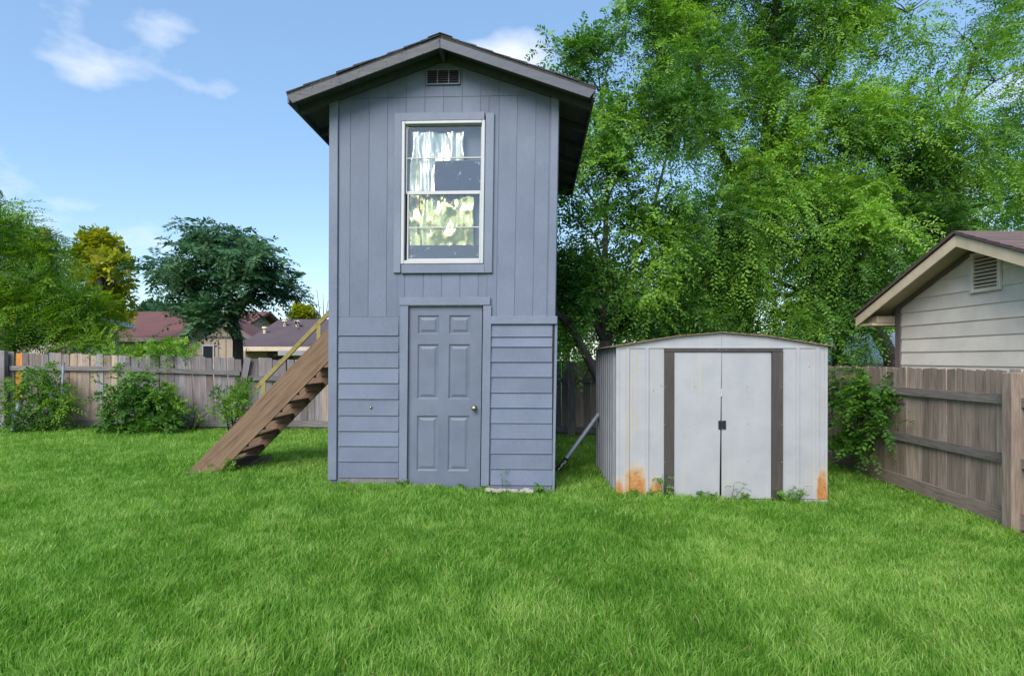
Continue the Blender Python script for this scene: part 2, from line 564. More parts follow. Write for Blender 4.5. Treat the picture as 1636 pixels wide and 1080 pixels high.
def m_shed_front():
    """white enamel steel with rust coming up from the sill at both corners"""
    m, nt, b = new_mat('white_shed_steel')
    tc = nt.nodes.new('ShaderNodeTexCoord')
    sep = nt.nodes.new('ShaderNodeSeparateXYZ')
    nt.links.new(tc.outputs['Object'], sep.inputs[0])
    base = noise_node(nt, (1, 1, 1), 3, 5, 0.6)
    r = ramp_node(nt, [(0.3, (0.325, 0.322, 0.345)), (0.7, (0.385, 0.382, 0.402))])
    nt.links.new(base.outputs['Fac'], r.inputs[0])
    # runs of rust stain
    st = noise_node(nt, (14, 14, 0.55), 1.6, 6, 0.6)
    rs = ramp_node(nt, [(0.60, (0, 0, 0)), (0.74, (1, 1, 1))])
    nt.links.new(st.outputs['Fac'], rs.inputs[0])
    mu = nt.nodes.new('ShaderNodeMath'); mu.operation = 'MULTIPLY'; mu.inputs[1].default_value = 0.5
    nt.links.new(rs.outputs[0], mu.inputs[0])
    c = mixc(nt, mu.outputs[0], r.outputs[0], (0.50, 0.40, 0.24))
    # rust patches, shape given by hand: (x, half width, height)
    edge = noise_node(nt, (1, 1, 1), 7, 7, 0.7)
    grain = noise_node(nt, (1, 1, 1), 40, 6, 0.7)
    rc = ramp_node(nt, [(0.3, (0.27, 0.10, 0.03)), (0.55, (0.44, 0.20, 0.07)), (0.75, (0.52, 0.29, 0.13))])
    nt.links.new(grain.outputs['Fac'], rc.inputs[0])
    for (x0, hw, hz) in RUST:
        ax = nt.nodes.new('ShaderNodeMath'); ax.operation = 'SUBTRACT'; ax.inputs[1].default_value = x0
        nt.links.new(sep.outputs[0], ax.inputs[0])
        ab = nt.nodes.new('ShaderNodeMath'); ab.operation = 'DIVIDE'; ab.inputs[1].default_value = hw
        nt.links.new(ax.outputs[0], ab.inputs[0])
        p2 = nt.nodes.new('ShaderNodeMath'); p2.operation = 'MULTIPLY'
        nt.links.new(ab.outputs[0], p2.inputs[0]); nt.links.new(ab.outputs[0], p2.inputs[1])
        p4 = nt.nodes.new('ShaderNodeMath'); p4.operation = 'MULTIPLY'
        nt.links.new(p2.outputs[0], p4.inputs[0]); nt.links.new(p2.outputs[0], p4.inputs[1])
        az = nt.nodes.new('ShaderNodeMath'); az.operation = 'DIVIDE'; az.inputs[1].default_value = hz
        nt.links.new(sep.outputs[2], az.inputs[0])
        z2 = nt.nodes.new('ShaderNodeMath'); z2.operation = 'POWER'; z2.inputs[1].default_value = 3.0
        nt.links.new(az.outputs[0], z2.inputs[0])
        sm = nt.nodes.new('ShaderNodeMath'); sm.operation = 'ADD'
        nt.links.new(p4.outputs[0], sm.inputs[0]); nt.links.new(z2.outputs[0], sm.inputs[1])
        wob = nt.nodes.new('ShaderNodeMath'); wob.operation = 'MULTIPLY_ADD'
        wob.inputs[1].default_value = 2.6; wob.inputs[2].default_value = -1.3
        nt.links.new(edge.outputs['Fac'], wob.inputs[0])
        s2 = nt.nodes.new('ShaderNodeMath'); s2.operation = 'ADD'
        nt.links.new(sm.outputs[0], s2.inputs[0]); nt.links.new(wob.outputs[0], s2.inputs[1])
        halo = ramp_node(nt, [(0.0, (1, 1, 1)), (1.0, (0, 0, 0))])
        sc = nt.nodes.new('ShaderNodeMath'); sc.operation = 'MULTIPLY'; sc.inputs[1].default_value = 0.42
        nt.links.new(s2.outputs[0], sc.inputs[0]); nt.links.new(sc.outputs[0], halo.inputs[0])
        hm = nt.nodes.new('ShaderNodeMath'); hm.operation = 'MULTIPLY'; hm.inputs[1].default_value = 0.7
        nt.links.new(halo.outputs[0], hm.inputs[0])
        c = mixc(nt, hm.outputs[0], c, (0.58, 0.40, 0.22))
        core = ramp_node(nt, [(0.12, (1, 1, 1)), (0.62, (0, 0, 0))])
        nt.links.new(sc.outputs[0], core.inputs[0])
        c = mixc(nt, core.outputs[0], c, rc.outputs[0])
    for (x0, hw) in ((-1.035, .022), (-.975, .014), (-.93, .009), (-.74, .012), (.98, .010), (1.09, .008)):      # ochre runs down the left panel
        ax = nt.nodes.new('ShaderNodeMath'); ax.operation = 'SUBTRACT'; ax.inputs[1].default_value = x0
        nt.links.new(sep.outputs[0], ax.inputs[0])
        ab = nt.nodes.new('ShaderNodeMath'); ab.operation = 'ABSOLUTE'
        nt.links.new(ax.outputs[0], ab.inputs[0])
        mr = nt.nodes.new('ShaderNodeMapRange')
        mr.inputs['From Min'].default_value = hw; mr.inputs['From Max'].default_value = hw * .3
        nt.links.new(ab.outputs[0], mr.inputs['Value'])
        vn = noise_node(nt, (6, 6, 1.0), 2.2, 5, 0.65)
        rr = ramp_node(nt, [(0.40, (0, 0, 0)), (0.62, (1, 1, 1))])
        nt.links.new(vn.outputs['Fac'], rr.inputs[0])
        fm = nt.nodes.new('ShaderNodeMath'); fm.operation = 'MULTIPLY'
        nt.links.new(mr.outputs[0], fm.inputs[0]); nt.links.new(rr.outputs[0], fm.inputs[1])
        f2 = nt.nodes.new('ShaderNodeMath'); f2.operation = 'MULTIPLY'; f2.inputs[1].default_value = .7
        nt.links.new(fm.outputs[0], f2.inputs[0])
        c = mixc(nt, f2.outputs[0], c, (0.42, 0.31, 0.15))
    nt.links.new(c, b.inputs['Base Color'])
    b.inputs['Roughness'].default_value = 0.45
    b.inputs['Specular IOR Level'].default_value = 0.4
    bump(nt, b, base.outputs['Fac'], 0.12, 0.01)
    return m


RUST = [(-1.13, 0.055, 0.20), (-0.95, 0.115, 0.33), (-0.725, 0.07, 0.20), (1.09, 0.06, 0.29)]
M['shed_front'] = m_shed_front()


def m_glass():
    m, nt, b = new_mat('window_glass')
    out = nt.nodes['Material Output']
    tr = nt.nodes.new('ShaderNodeBsdfTransparent')
    tr.inputs[0].default_value = (0.9, 0.92, 0.93, 1)
    gl = nt.nodes.new('ShaderNodeBsdfGlossy'); gl.inputs['Roughness'].default_value = 0.02
    mx = nt.nodes.new('ShaderNodeMixShader'); mx.inputs[0].default_value = 0.10
    nt.links.new(tr.outputs[0], mx.inputs[1]); nt.links.new(gl.outputs[0], mx.inputs[2])
    nt.links.new(mx.outputs[0], out.inputs[0])
    return m


M['glass'] = m_glass()


def m_foil(name, col, rough=0.22):
    m, nt, b = new_mat(name)
    g = noise_node(nt, (1, 1, 0.5), 6, 3, 0.5, dist=2.5)
    b.inputs['Base Color'].default_value = (*col, 1)
    b.inputs['Metallic'].default_value = 0.88
    b.inputs['Roughness'].default_value = rough
    bump(nt, b, g.outputs['Fac'], 0.15, 0.05)
    return m


M['foil_w'] = m_foil('silver_foil', (1.0, 0.95, 0.76), 0.3)
M['foil_g'] = m_foil('gold_foil', (1.0, 0.90, 0.36), 0.2)
M['navy'] = m_paint('navy_panel', (0.028, 0.030, 0.050), 0.1, (4, 4, 4), 3, 0.6, 0.1, chips=(0.42, 0.47, 0.52), chip_t=0.615)
M['grey_board'] = m_plain('grey_backing', (0.20, 0.21, 0.24), 0.7, 0, 0.06, 4, 0.05)


# ------------------------------------------------------------------ ground
def sstep(a, b, x):
    t = np.clip((x - a) / (b - a), 0, 1)
    return t * t * (3 - 2 * t)


def G_np(x, y):
    return gz_np(x) - 0.40 * sstep(12.2, 17, y) - 0.45 * sstep(12.2, 15, y) * sstep(3, 9, x)


def G(x, y):
    return float(G_np(np.array([float(x)]), np.array([float(y)]))[0])


def build_ground():
    xs = np.unique(np.concatenate([np.linspace(-12, 9, 85), np.array([-400, -200, -100, -60, -35, -22, -16, 12, 16, 22, 35, 60, 100, 200, 400])]))
    ys = np.unique(np.concatenate([np.linspace(-4, 20, 97), np.array([-60, -30, -15, -8, 25, 32, 45, 60, 90, 140, 220, 400, 800])]))
    X, Y = np.meshgrid(xs, ys)
    Z = G_np(X.ravel(), Y.ravel())
    near = np.exp(-((X.ravel()) ** 2 + (Y.ravel() - 6) ** 2) / 300)
    Z = Z + 0.02 * (vnoise(np.stack([X.ravel(), Y.ravel(), 0 * Z], 1), 0.8) - 0.5) * near
    V = np.stack([X.ravel(), Y.ravel(), Z], 1)
    nx, ny = len(xs), len(ys)
    i, j = np.meshgrid(np.arange(nx - 1), np.arange(ny - 1))
    a = (j * nx + i).ravel()
    F = np.stack([a, a + 1, a + nx + 1, a + nx], 1)
    o = bpy.data.objects.new('ground', np_mesh('ground', V, F, M['ground'], smooth=True))
    COL.objects.link(o)
    tag(o, 'mown back yard ground under the lawn', None, None, 'structure')


build_ground()


# ------------------------------------------------------------------ frames: local (x along front, y depth, z up) <-> photo pixels
class Frame:
    def __init__(self, uc, d, yaw, shear=0.0, taper=0.0, z0=2.5):
        self.C = Vector(((uc - CX) / FPX * d, d, 0))
        a = math.radians(yaw)
        self.ex = Vector((math.cos(a), -math.sin(a), 0))
        self.ey = Vector((math.sin(a), math.cos(a), 0))
        self.yaw = yaw; self.sh = shear; self.tp = taper; self.z0 = z0

    def loc(self, u, v, y=0.0):
        """pixel -> (lx, lz) on the plane ly = y"""
        r = Vector(((u - CX) / FPX, 1, (HY - v) / FPX))
        t = (self.C.dot(self.ey) + y) / r.dot(self.ey)
        p = r * t
        z = CAMZ + p.z
        dz = z - self.z0
        lx = (Vector((p.x, p.y, 0)) - self.C).dot(self.ex)
        return ((lx - self.sh * dz) / (1 + self.tp * dz), z)

    def W(self, p):
        lx, ly, lz = p
        dz = lz - self.z0
        lx = lx * (1 + self.tp * dz) + self.sh * dz
        w = self.C + self.ex * lx + self.ey * ly
        return Vector((w.x, w.y, lz))

    def rect(self, u0, u1, v0, v1, y=0.0):
        um, vm = (u0 + u1) / 2, (v0 + v1) / 2
        return self.loc(u0, vm, y)[0], self.loc(u1, vm, y)[0], self.loc(um, v1, y)[1], self.loc(um, v0, y)[1]   # x0 x1 z0 z1


# ------------------------------------------------------------------ the two-storey tower shed
T = Frame(708, 6.46, 2.2, 0.011, 0.0053)
tower = thing('tower_shed', 'tall narrow two-storey slate blue wooden shed with gable roof', 'shed', (T.C.x, T.C.y, G(T.C.x, T.C.y)))
XL, XR = T.loc(527, 400)[0], T.loc(890, 400)[0]
ZPK, SL = 4.79, 0.355
XM = (XL + XR) / 2
DEP = 3.1


def ztop(x):
    return ZPK - SL * abs(x - XM)


def tbox(name, r, y0, y1, mat, parent, c=0.004, warp=T.W):
    x0, x1, z0, z1 = r
    return MB().bbox((x0, y0, z0), (x1, y1, z1), c).build(name, mat, parent, warp=warp)


# grooved plywood planks of the upper storey
gro = [541, 560, 589.7, 619, 648.3, 678, 707.5, 737, 766.3, 796, 825, 854.5, 877]
gx = [T.loc(u, 300)[0] for u in gro]
zb = T.loc(708, 506)[1]
wo = T.rect(636, 779, 188, 428)           # opening behind the window trim
dxo = T.rect(645, 776, 481, 790)          # door opening
zj = T.loc(708, 155.5)[1]                 # horizontal joint of the sheets
gap = 0.003
for i in range(len(gx) - 1):
    mb = MB()
    hi_mb = MB()
    a, b_ = gx[i] + gap, gx[i + 1] - gap
    full = not (a > wo[0] and b_ < wo[1])

    def seg(xa, xb, z0, z1):
        mb = MBS[0] if (full or z1 < wo[2] + .01) else MBS[1]
        if z1 - z0 < 0.01 or xb - xa < 0.003:
            return
        if z1 >= zj - 0.01:                # reaches the gable: split by the joint, slanted top
            if zj - z0 > 0.02:
                mb.bbox((xa, -0.006, z0), (xb, 0.008, zj - 0.002), 0.002)
            pts = [(xa, 0.008, max(z0, zj + 0.002)), (xb, 0.008, max(z0, zj + 0.002)), (xb, 0.008, ztop(xb) - 0.004), (xa, 0.008, ztop(xa) - 0.004)]
            if (xa - XM) * (xb - XM) < 0:
                pts = pts[:3] + [(XM, 0.008, ZPK - 0.004)] + pts[3:]
            mb.prism(pts, (0, -0.014, 0))
        else:
            mb.bbox((xa, -0.006, z0), (xb, 0.008, z1), 0.002)

    MBS = (mb, hi_mb)
    cuts = sorted([a, b_] + [c for c in (wo[0], wo[1], dxo[0], dxo[1]) if a < c < b_])
    for xa, xb in zip(cuts, cuts[1:]):
        xm = (xa + xb) / 2
        solid = [(zb, 9.0)]
        if wo[0] < xm < wo[1]:
            solid = [(zb, wo[2]), (wo[3], 9.0)]
        if dxo[0] < xm < dxo[1]:
            solid = [(max(s0, dxo[3]), s1) for s0, s1 in solid]
        for s0, s1 in solid:
            seg(xa, xb, s0, s1)
    for m_ in MBS:
        if m_.v:
            m_.build('siding_plank', M['blue_v'], tower, warp=T.W)
# backing sheet just behind the grooves, so that the grooves are dark lines with depth (holes for window and door)
mb = MB()
yb0, yb1 = -0.0005, 0.02
xa, xb = XL + 0.02, XR - 0.02
zlo = T.loc(708, 772)[1]
zl_top = min(ztop(xa), ztop(xb)) - 0.02
mb.box((xa, yb0, zlo), (dxo[0] - 0.02, yb1, wo[2] - 0.005))
mb.box((dxo[1] + 0.02, yb0, zlo), (xb, yb1, wo[2] - 0.005))
mb.box((dxo[0] - 0.02, yb0, dxo[3] + 0.02), (dxo[1] + 0.02, yb1, wo[2] - 0.005))
mb.box((xa, yb0, wo[2] - 0.005), (wo[0], yb1, wo[3]))
mb.box((wo[1], yb0, wo[2] - 0.005), (xb, yb1, wo[3]))
mb.prism([(xa, yb1, wo[3]), (xb, yb1, wo[3]), (xb, yb1, ztop(xb) - .02), (XM, yb1, ZPK - .02), (xa, yb1, ztop(xa) - .02)], (0, yb0 - yb1, 0))
mb.build('sheathing', M['blue'], tower, warp=T.W)
# side and rear walls, plank by plank
for sx, xw in ((-1, XL), (1, XR)):
    for k in range(15):
        y0 = 0.025 + k * 0.205
        MB().bbox((xw if sx < 0 else xw - 0.02, y0, 0.0 - 0.1 * (sx > 0)), (xw + 0.02 if sx < 0 else xw, y0 + 0.2, ztop(xw) - 0.004), 0.003).build('siding_plank', M['blue_v'], tower, warp=T.W)
for k in range(12):
    w = (XR - XL - 0.05) / 12
    xa = XL + 0.025 + k * w
    MB().bbox((xa, DEP - 0.02, -0.12), (xa + w - 0.005, DEP, min(ztop(xa), ztop(xa + w)) - 0.01), 0.003).build('siding_plank', M['blue_v'], tower, warp=T.W)
MB().box((XL + .025, .03, 2.08), (XR - .025, DEP - .03, 2.14)).build('upper_floor', M['room'], tower, warp=T.W)
# corner boards
x0, _ = T.loc(527, 400); x1, _ = T.loc(541, 400)
MB().bbox((x0 - 0.003, -0.032, T.loc(534, 766)[1]), (x1 - 0.003, 0.02, ztop(x0) - 0.01), 0.005).build('corner_board', M['blue_trim'], tower, warp=T.W)
x0, _ = T.loc(878.5, 300); x1, _ = T.loc(890.5, 300)
MB().bbox((x0, -0.026, T.loc(884, 506)[1]), (x1, 0.02, ztop(x1) - 0.01), 0.005).build('corner_board', M['blue_trim'], tower, warp=T.W)
r = T.rect(884.2, 888.5, 506, 791)
tbox('corner_board', r, -0.01, 0.02, M['blue_trim'], tower)
r = T.rect(880.8, 884.2, 518, 789)
tbox('corner_gap_strip', r, -0.004, 0.016, M['dark'], tower, 0.0005)
# lap siding, each board a wedge
def lap(u0, u1, v0, v1, i):
    x0, x1, z0, z1 = T.rect(u0, u1, v0, v1)
    j = random.uniform(-0.002, 0.002)
    MB().prism([(x0, 0.006, z0), (x0, -0.021 + j, z0), (x0, -0.018 + j, z0 + 0.006), (x0, -0.003, z1 + 0.012), (x0, 0.006, z1 + 0.012)], (x1 - x0, 0, 0)).build('lap_board', M['blue'], tower, warp=T.W)


vl = [507, 536, 562, 587, 611.7, 637, 663, 688, 712, 736.5, 762]
for i in range(len(vl) - 1):
    lap(541.3, 637, vl[i], vl[i + 1], i)
vr = [518, 538, 554, 578, 602, 627, 651, 675.5, 700, 724, 748.5, 774]
for i in range(len(vr) - 1):
    lap(784, 882, vr[i], vr[i + 1], i)
tbox('band_board', T.rect(783.5, 890, 505.5, 518), -0.035, 0.006, M['blue_trim'], tower)
tbox('plinth', T.rect(543, 637, 762.5, 782), -0.004, 0.0075, M['plinth'], tower)
tbox('base_board', T.rect(784, 881, 774.5, 797), -0.008, 0.0075, M['blue'], tower)

# window
WY = -0.034
tbox('window_trim', T.rect(629, 640.8, 180.5, 436, WY), WY, -0.0115, M['blue_trim'], tower)
tbox('window_trim', T.rect(774.4, 788, 180.5, 436, WY), WY, -0.0115, M['blue_trim'], tower)
tbox('window_trim', T.rect(641.2, 774, 180, 193, WY), WY - .006, -0.0115, M['blue_trim'], tower)
tbox('window_trim', T.rect(641.2, 774, 422.5, 436.5, WY), WY - .006, -0.0115, M['blue_trim'], tower)
wf = MB()
x0, x1, z0, z1 = T.rect(641.4, 773.8, 193.5, 422, -0.03)
tw = 0.036
wf.bbox((x0, -0.045, z0), (x0 + tw, 0.05, z1), .006).bbox((x1 - tw, -0.045, z0), (x1, 0.05, z1), .006)
wf.bbox((x0 + tw, -0.043, z1 - .034), (x1 - tw, 0.05, z1), .006).bbox((x0 + tw, -0.043, z0), (x1 - tw, 0.05, z0 + .042), .006)
wfo = wf.build('window_frame', M['white_vinyl'], tower, warp=T.W)
zm = T.loc(708, 308)[1]
for (nm, u0, u1, v0, v1, vm, y) in (('upper', 648.5, 770.5, 199, 309.5, 252.5, -0.006), ('lower', 650.5, 768, 306.5, 416, 363.5, -0.022)):
    a0, a1, c0, c1 = T.rect(u0, u1, v0, v1, y)
    s = MB(); w = 0.016
    s.bbox((a0, y, c0), (a0 + w, y + .022, c1), .003).bbox((a1 - w, y, c0), (a1, y + .022, c1), .003)
    hb, ht = (0.03, 0.014) if nm == 'upper' else (0.02, 0.03)
    s.bbox((a0 + w, y + .001, c0), (a1 - w, y + .021, c0 + hb), .003).bbox((a0 + w, y + .001, c1 - ht), (a1 - w, y + .021, c1), .003)
    s.build('sash', M['white_vinyl'], wfo, warp=T.W)
    zz = T.loc(708, vm, y)[1]
    MB().bbox((a0 + w, y + .002, zz - .007), (a1 - w, y + .013, zz + .007), .002).build('muntin', M['white_vinyl'], wfo, warp=T.W)
    MB().box((a0 + .012, y + .014, c0 + .01), (a1 - .012, y + .017, c1 - .01)).build('pane', M['glass'], wfo, warp=T.W)


def crumpled(name, u0, u1, v0, v1, y, amp, mat, label, seed, bottom_wave=0.0, fold=9.0, zfold=2.0, n=46):
    x0, x1, z0, z1 = T.rect(u0, u1, v0, v1, y)
    us = np.linspace(0, 1, n); vs = np.linspace(0, 1, n)
    U, Vv = np.meshgrid(us, vs)
    U = U.ravel(); Vv = Vv.ravel()
    X = x0 + (x1 - x0) * U
    Z = z0 + (z1 - z0) * Vv
    P = np.stack([X * fold, Z * zfold, 0 * X], 1)
    d = np.abs(vnoise(P, 1.0, seed) - 0.5) * 2 + 0.5 * np.abs(vnoise(P * 2.3, 1.0, seed + 1) - 0.5) + 0.06 * vnoise(P * 5, 1.0, seed + 2)
    Yd = y + amp * d + 0
    edge = 0.018 * (vnoise(np.stack([Z * 8, 0 * Z, 0 * Z], 1), 1, seed + 3) - .5)
    X = X + edge * (np.abs(U - .5) * 2) ** 4
    Z = Z + bottom_wave * (vnoise(np.stack([X * 6, 0 * Z, 0 * Z], 1), 1, seed + 4) - .5) * (1 - Vv)
    mb = MB()
    pts = [T.W((a, b, c)) for a, b, c in zip(X, Yd, Z)]
    fs = [(j * n + i, j * n + i + 1, (j + 1) * n + i + 1, (j + 1) * n + i) for j in range(n - 1) for i in range(n - 1)]
    mb.add(pts, fs)
    o = mb.build(name, mat, None, smooth=True)
    so = o.modifiers.new('thick', 'SOLIDIFY'); so.thickness = 0.0006
    return tag(o, label, 'foil sheet')


crumpled('foil_sheet', 655, 741, 209, 306, 0.022, 0.085, M['foil_w'], 'pale crumpled silver foil sheet hung behind the upper window sash', 5, fold=11, zfold=2.2)
crumpled('foil_sheet', 651, 757, 308, 402, 0.024, 0.09, M['foil_g'], 'crumpled yellow gold foil sheet behind the lower window sash', 21, .05, fold=8, zfold=3.2)
r = T.rect(694, 773, 257, 307, 0.015)
o = MB().bbox((r[0], 0.013, r[2]), (r[1], 0.019, r[3]), .002).build('window_panel', M['navy'], None, warp=T.W)
tag(o, 'dark navy panel with flaking pale specks behind the upper window', 'panel')
r = T.rect(641, 774, 392, 420, 0.018)
o = MB().bbox((r[0], 0.012, r[2]), (r[1], 0.022, r[3]), .002).build('window_board', M['navy'], None, warp=T.W)
tag(o, 'dark board standing along the bottom of the shed window', 'board')
r = T.rect(638, 777, 190, 425, 0.13)
o = MB().bbox((r[0], 0.125, r[2]), (r[1], 0.14, r[3]), .002).build('backing_board', M['grey_board'], None, warp=T.W)
tag(o, 'plain grey board blocking the shed window behind the foil', 'board')

# gable vent
x0, x1, z0, z1 = T.rect(681, 735, 111, 136, -0.02)
v = MB()
f = .014
v.bbox((x0, -.03, z0), (x0 + f, -.012, z1), .002).bbox((x1 - f, -.03, z0), (x1, -.012, z1), .002)
v.bbox((x0 + f, -.029, z0), (x1 - f, -.012, z0 + f), .002).bbox((x0 + f, -.029, z1 - f), (x1 - f, -.012, z1), .002)
for q in (1 / 3, 2 / 3):
    xx = x0 + (x1 - x0) * q
    v.bbox((xx - .006, -.028, z0 + f), (xx + .006, -.012, z1 - f), .002)
vo = v.build('gable_vent', M['blue_trim'], tower, warp=T.W)
MB().box((x0 + f, -.0125, z0 + f), (x1 - f, -.0115, z1 - f)).build('vent_back', M['dark'], vo, warp=T.W)
for k in range(6):
    zz = z0 + f + (z1 - z0 - 2 * f) * (k + .35) / 6
    MB().prism([(x0 + f, -.014, zz), (x0 + f, -.024, zz - .008), (x0 + f, -.024, zz - .005), (x0 + f, -.014, zz + .003)], (x1 - x0 - 2 * f, 0, 0)).build('louvre', M['brown_trim'], vo, warp=T.W)

# door
DY = -0.036
tbox('door_trim', T.rect(638, 651, 488.5, 786, DY), DY, -0.0115, M['blue_trim'], tower)
tbox('door_trim', T.rect(769.8, 783, 488.5, 790, DY), DY, -0.0115, M['blue_trim'], tower)
tbox('door_trim', T.rect(638, 783.4, 475, 488, DY), DY - .006, -0.0115, M['blue_trim'], tower)
tbox('door_jamb', T.rect(650.5, 770.5, 486.5, 489.2, 0), -0.02, 0.06, M['tan_trim'], tower, .001)
dy = 0.004
d0, d1, dz0, dz1 = T.rect(652, 768.6, 490, 782, dy)
holes = []
for (a, b_) in ((667.5, 701.5), (717.5, 752)):
    for (p, q) in ((504, 534), (550, 637.5), (664, 752)):
        holes.append(T.rect(a, b_, p, q, dy))
# slab as stiles and rails
xs_ = [d0, holes[0][0], holes[0][1], holes[3][0], holes[3][1], d1]
zs_ = [dz0, holes[2][2], holes[2][3], holes[1][2], holes[1][3], holes[0][2], holes[0][3], dz1]
mb = MB()
for i in (0, 2, 4):
    mb.box((xs_[i], dy, dz0), (xs_[i + 1], dy + .04, dz1))
for i in (1, 3):
    for j in (0, 2, 4, 6):
        mb.box((xs_[i], dy, zs_[j]), (xs_[i + 1], dy + .04, zs_[j + 1]))
door = mb.build('door', M['blue_door'], tower, warp=T.W)
for i in (1, 3):
    for j in (1, 3, 5):
        a0, a1, c0, c1 = xs_[i], xs_[i + 1], zs_[j], zs_[j + 1]
        rings = []
        for ins, dep in ((0, 0), (.016, .013), (.024, .013), (.052, .003)):
            rings.append([(a0 + ins, dy + dep, c0 + ins), (a1 - ins, dy + dep, c0 + ins), (a1 - ins, dy + dep, c1 - ins), (a0 + ins, dy + dep, c1 - ins)])
        vs = [p for rg in rings for p in rg]
        fs = [(k * 4 + q, k * 4 + (q + 1) % 4, (k + 1) * 4 + (q + 1) % 4, (k + 1) * 4 + q) for k in range(3) for q in range(4)] + [(12, 13, 14, 15)]
        vs += [(a0, dy + .038, c0), (a1, dy + .038, c0), (a1, dy + .038, c1), (a0, dy + .038, c1)]
        fs += [(16, 19, 18, 17)] + [(q, 16 + q, 16 + (q + 1) % 4, (q + 1) % 4) for q in range(4)]
        MB().add(vs, fs).build('door_panel', M['blue_door'], door, warp=T.W)
kx, kz = T.loc(757.5, 652, -.03)
kn = MB()
prof = [(0.0, .031), (-.006, .031), (-.008, .014), (-.03, .013), (-.036, .024), (-.048, .029), (-.060, .025), (-.066, .012), (-.0665, .001)]
kn.tube([(kx, dy + p, kz) for p, _ in prof], [q for _, q in prof], 16)
kn.build('door_knob', M['brass'], door, smooth=True, warp=T.W)
# small brass hose-bib / nail plate on the lap siding
hx, hz = T.loc(592, 651, -.03)
MB().tube([(hx, -.01, hz), (hx, -.03, hz), (hx, -.034, hz)], [.013, .012, .006], 10).build('brass_stud', M['brass'], tower, smooth=True, warp=T.W)

# roof
OV = 0.30
EV = 0.335
roof_e = (XR - XL) / 2 + EV
CS = math.sqrt(1 + SL * SL)
deck = MB()
for sx in (-1, 1):
    pr = [(XM, -OV, ZPK + .03), (XM, -OV, ZPK), (XM + sx * roof_e, -OV, ZPK - SL * roof_e), (XM + sx * roof_e, -OV, ZPK - SL * roof_e + .03)]
    deck.prism(pr, (0, DEP + 2 * OV, 0))
roof = deck.build('roof', M['soffit'], tower, warp=T.W)
for sx in (-1, 1):
    nC = 9
    for k in range(nC):
        e0 = roof_e * (1 - k / nC) + .025
        e1 = max(0, roof_e * (1 - (k + 1.25) / nC))
        lift = .032 + random.uniform(0, .006)
        y0 = -OV - .025 + random.uniform(-.012, .008)
        y1 = DEP + OV + .025
        n = 12
        vs, fs = [], []
        for q in range(n + 1):
            yy = y0 + (y1 - y0) * q / n
            w = random.uniform(-.004, .006)
            for (ee, th) in ((e0, .020), (e1, .006)):
                zb_ = ZPK - SL * ee + lift + (0 if ee == e0 else .004)
                vs += [(XM + sx * ee, yy, zb_ - .001), (XM + sx * ee, yy, zb_ + th + (w if ee == e0 else 0))]
        for q in range(n):
            b0 = q * 4
            b1 = b0 + 4
            fs += [(b0, b1, b1 + 1, b0 + 1), (b0 + 1, b1 + 1, b1 + 3, b0 + 3), (b0 + 2, b0 + 3, b1 + 3, b1 + 2), (b0, b0 + 2, b1 + 2, b1)]
        fs += [(0, 1, 3, 2), (n * 4, n * 4 + 2, n * 4 + 3, n * 4 + 1)]
        MB().add(vs, fs).build('shingle_course', M['shingle'], roof, warp=T.W)
cap = MB()
n = 14
for q in range(n):
    yy = -OV - .03 + (DEP + 2 * OV + .06) * q / n
    l = (DEP + 2 * OV + .06) / n + .03
    zt = ZPK + .054 + random.uniform(0, .004)
    cap.prism([(XM - .13, yy, zt - .13 * SL), (XM, yy, zt), (XM + .13, yy, zt - .13 * SL), (XM + .13, yy, zt - .13 * SL + .007), (XM, yy, zt + .009), (XM - .13, yy, zt - .13 * SL + .007)], (0, l, 0))
cap.build('ridge_cap', M['shingle'], roof, warp=T.W)
for ye in (-OV - .022, DEP + OV + .002):
    for sx in (-1, 1):
        bh = .098
        tp_ = .004
        pr = [(XM + sx * .003, ye, ZPK + tp_), (XM + sx * .003, ye, ZPK + tp_ - bh), (XM + sx * (roof_e - .04), ye, ZPK - SL * (roof_e - .04) + tp_ - bh), (XM + sx * (roof_e + .02), ye, ZPK - SL * (roof_e + .02) + tp_)]
        MB().prism(pr, (0, .02, 0)).build('barge_board', M['barge'] if sx < 0 else M['barge2'], tower, warp=T.W)
        pr = [(XM + sx * .003, ye + .004, ZPK + .031), (XM + sx * .003, ye + .004, ZPK + .005), (XM + sx * (roof_e + .02), ye + .004, ZPK - SL * (roof_e + .02) + .005), (XM + sx * (roof_e + .02), ye + .004, ZPK - SL * (roof_e + .02) + .031)]
        MB().prism(pr, (0, .015, 0)).build('drip_edge', M['shingle'], tower, warp=T.W)
for sx in (-1, 1):
    xe = XM + sx * roof_e
    ze = ZPK - SL * roof_e
    MB().bbox((xe, -OV, ze - .075), (xe + sx * .022, DEP + OV, ze + .024), .003).build('fascia', M['barge'], tower, warp=T.W)
    for k in range(6):
        yy = 0.0 + k * (DEP - .04) / 5
        xw = (XL if sx < 0 else XR) + sx * .002
        pr = [(xw, yy, ztop(xw) - .001), (xw, yy, ztop(xw) - .085), (xe - sx * .002, yy, ze - .072), (xe - sx * .002, yy, ze - .001)]
        MB().prism(pr, (0, .038, 0)).build('rafter_tail', M['soffit'], tower, warp=T.W)
    pr = [(XM + sx * .03, -.048, ZPK - SL * .03 - .001), (XM + sx * .03, -.048, ZPK - SL * .03 - .085), (xe - sx * .004, -.048, ze - .085), (xe - sx * .004, -.048, ze - .001)]
    MB().prism(pr, (0, .036, 0)).build('gable_rafter', M['soffit'], tower, warp=T.W)
MB().bbox((XM - .022, -OV, ZPK - .10), (XM + .022, -.012, ZPK - .008), .003).build('ridge_beam', M['soffit'], tower, warp=T.W)

# ------------------------------------------------------------------ stairs
SD0, SD1 = 7.2, 8.15


def sp(u, v, d=SD0):
    return at(u, v, d)


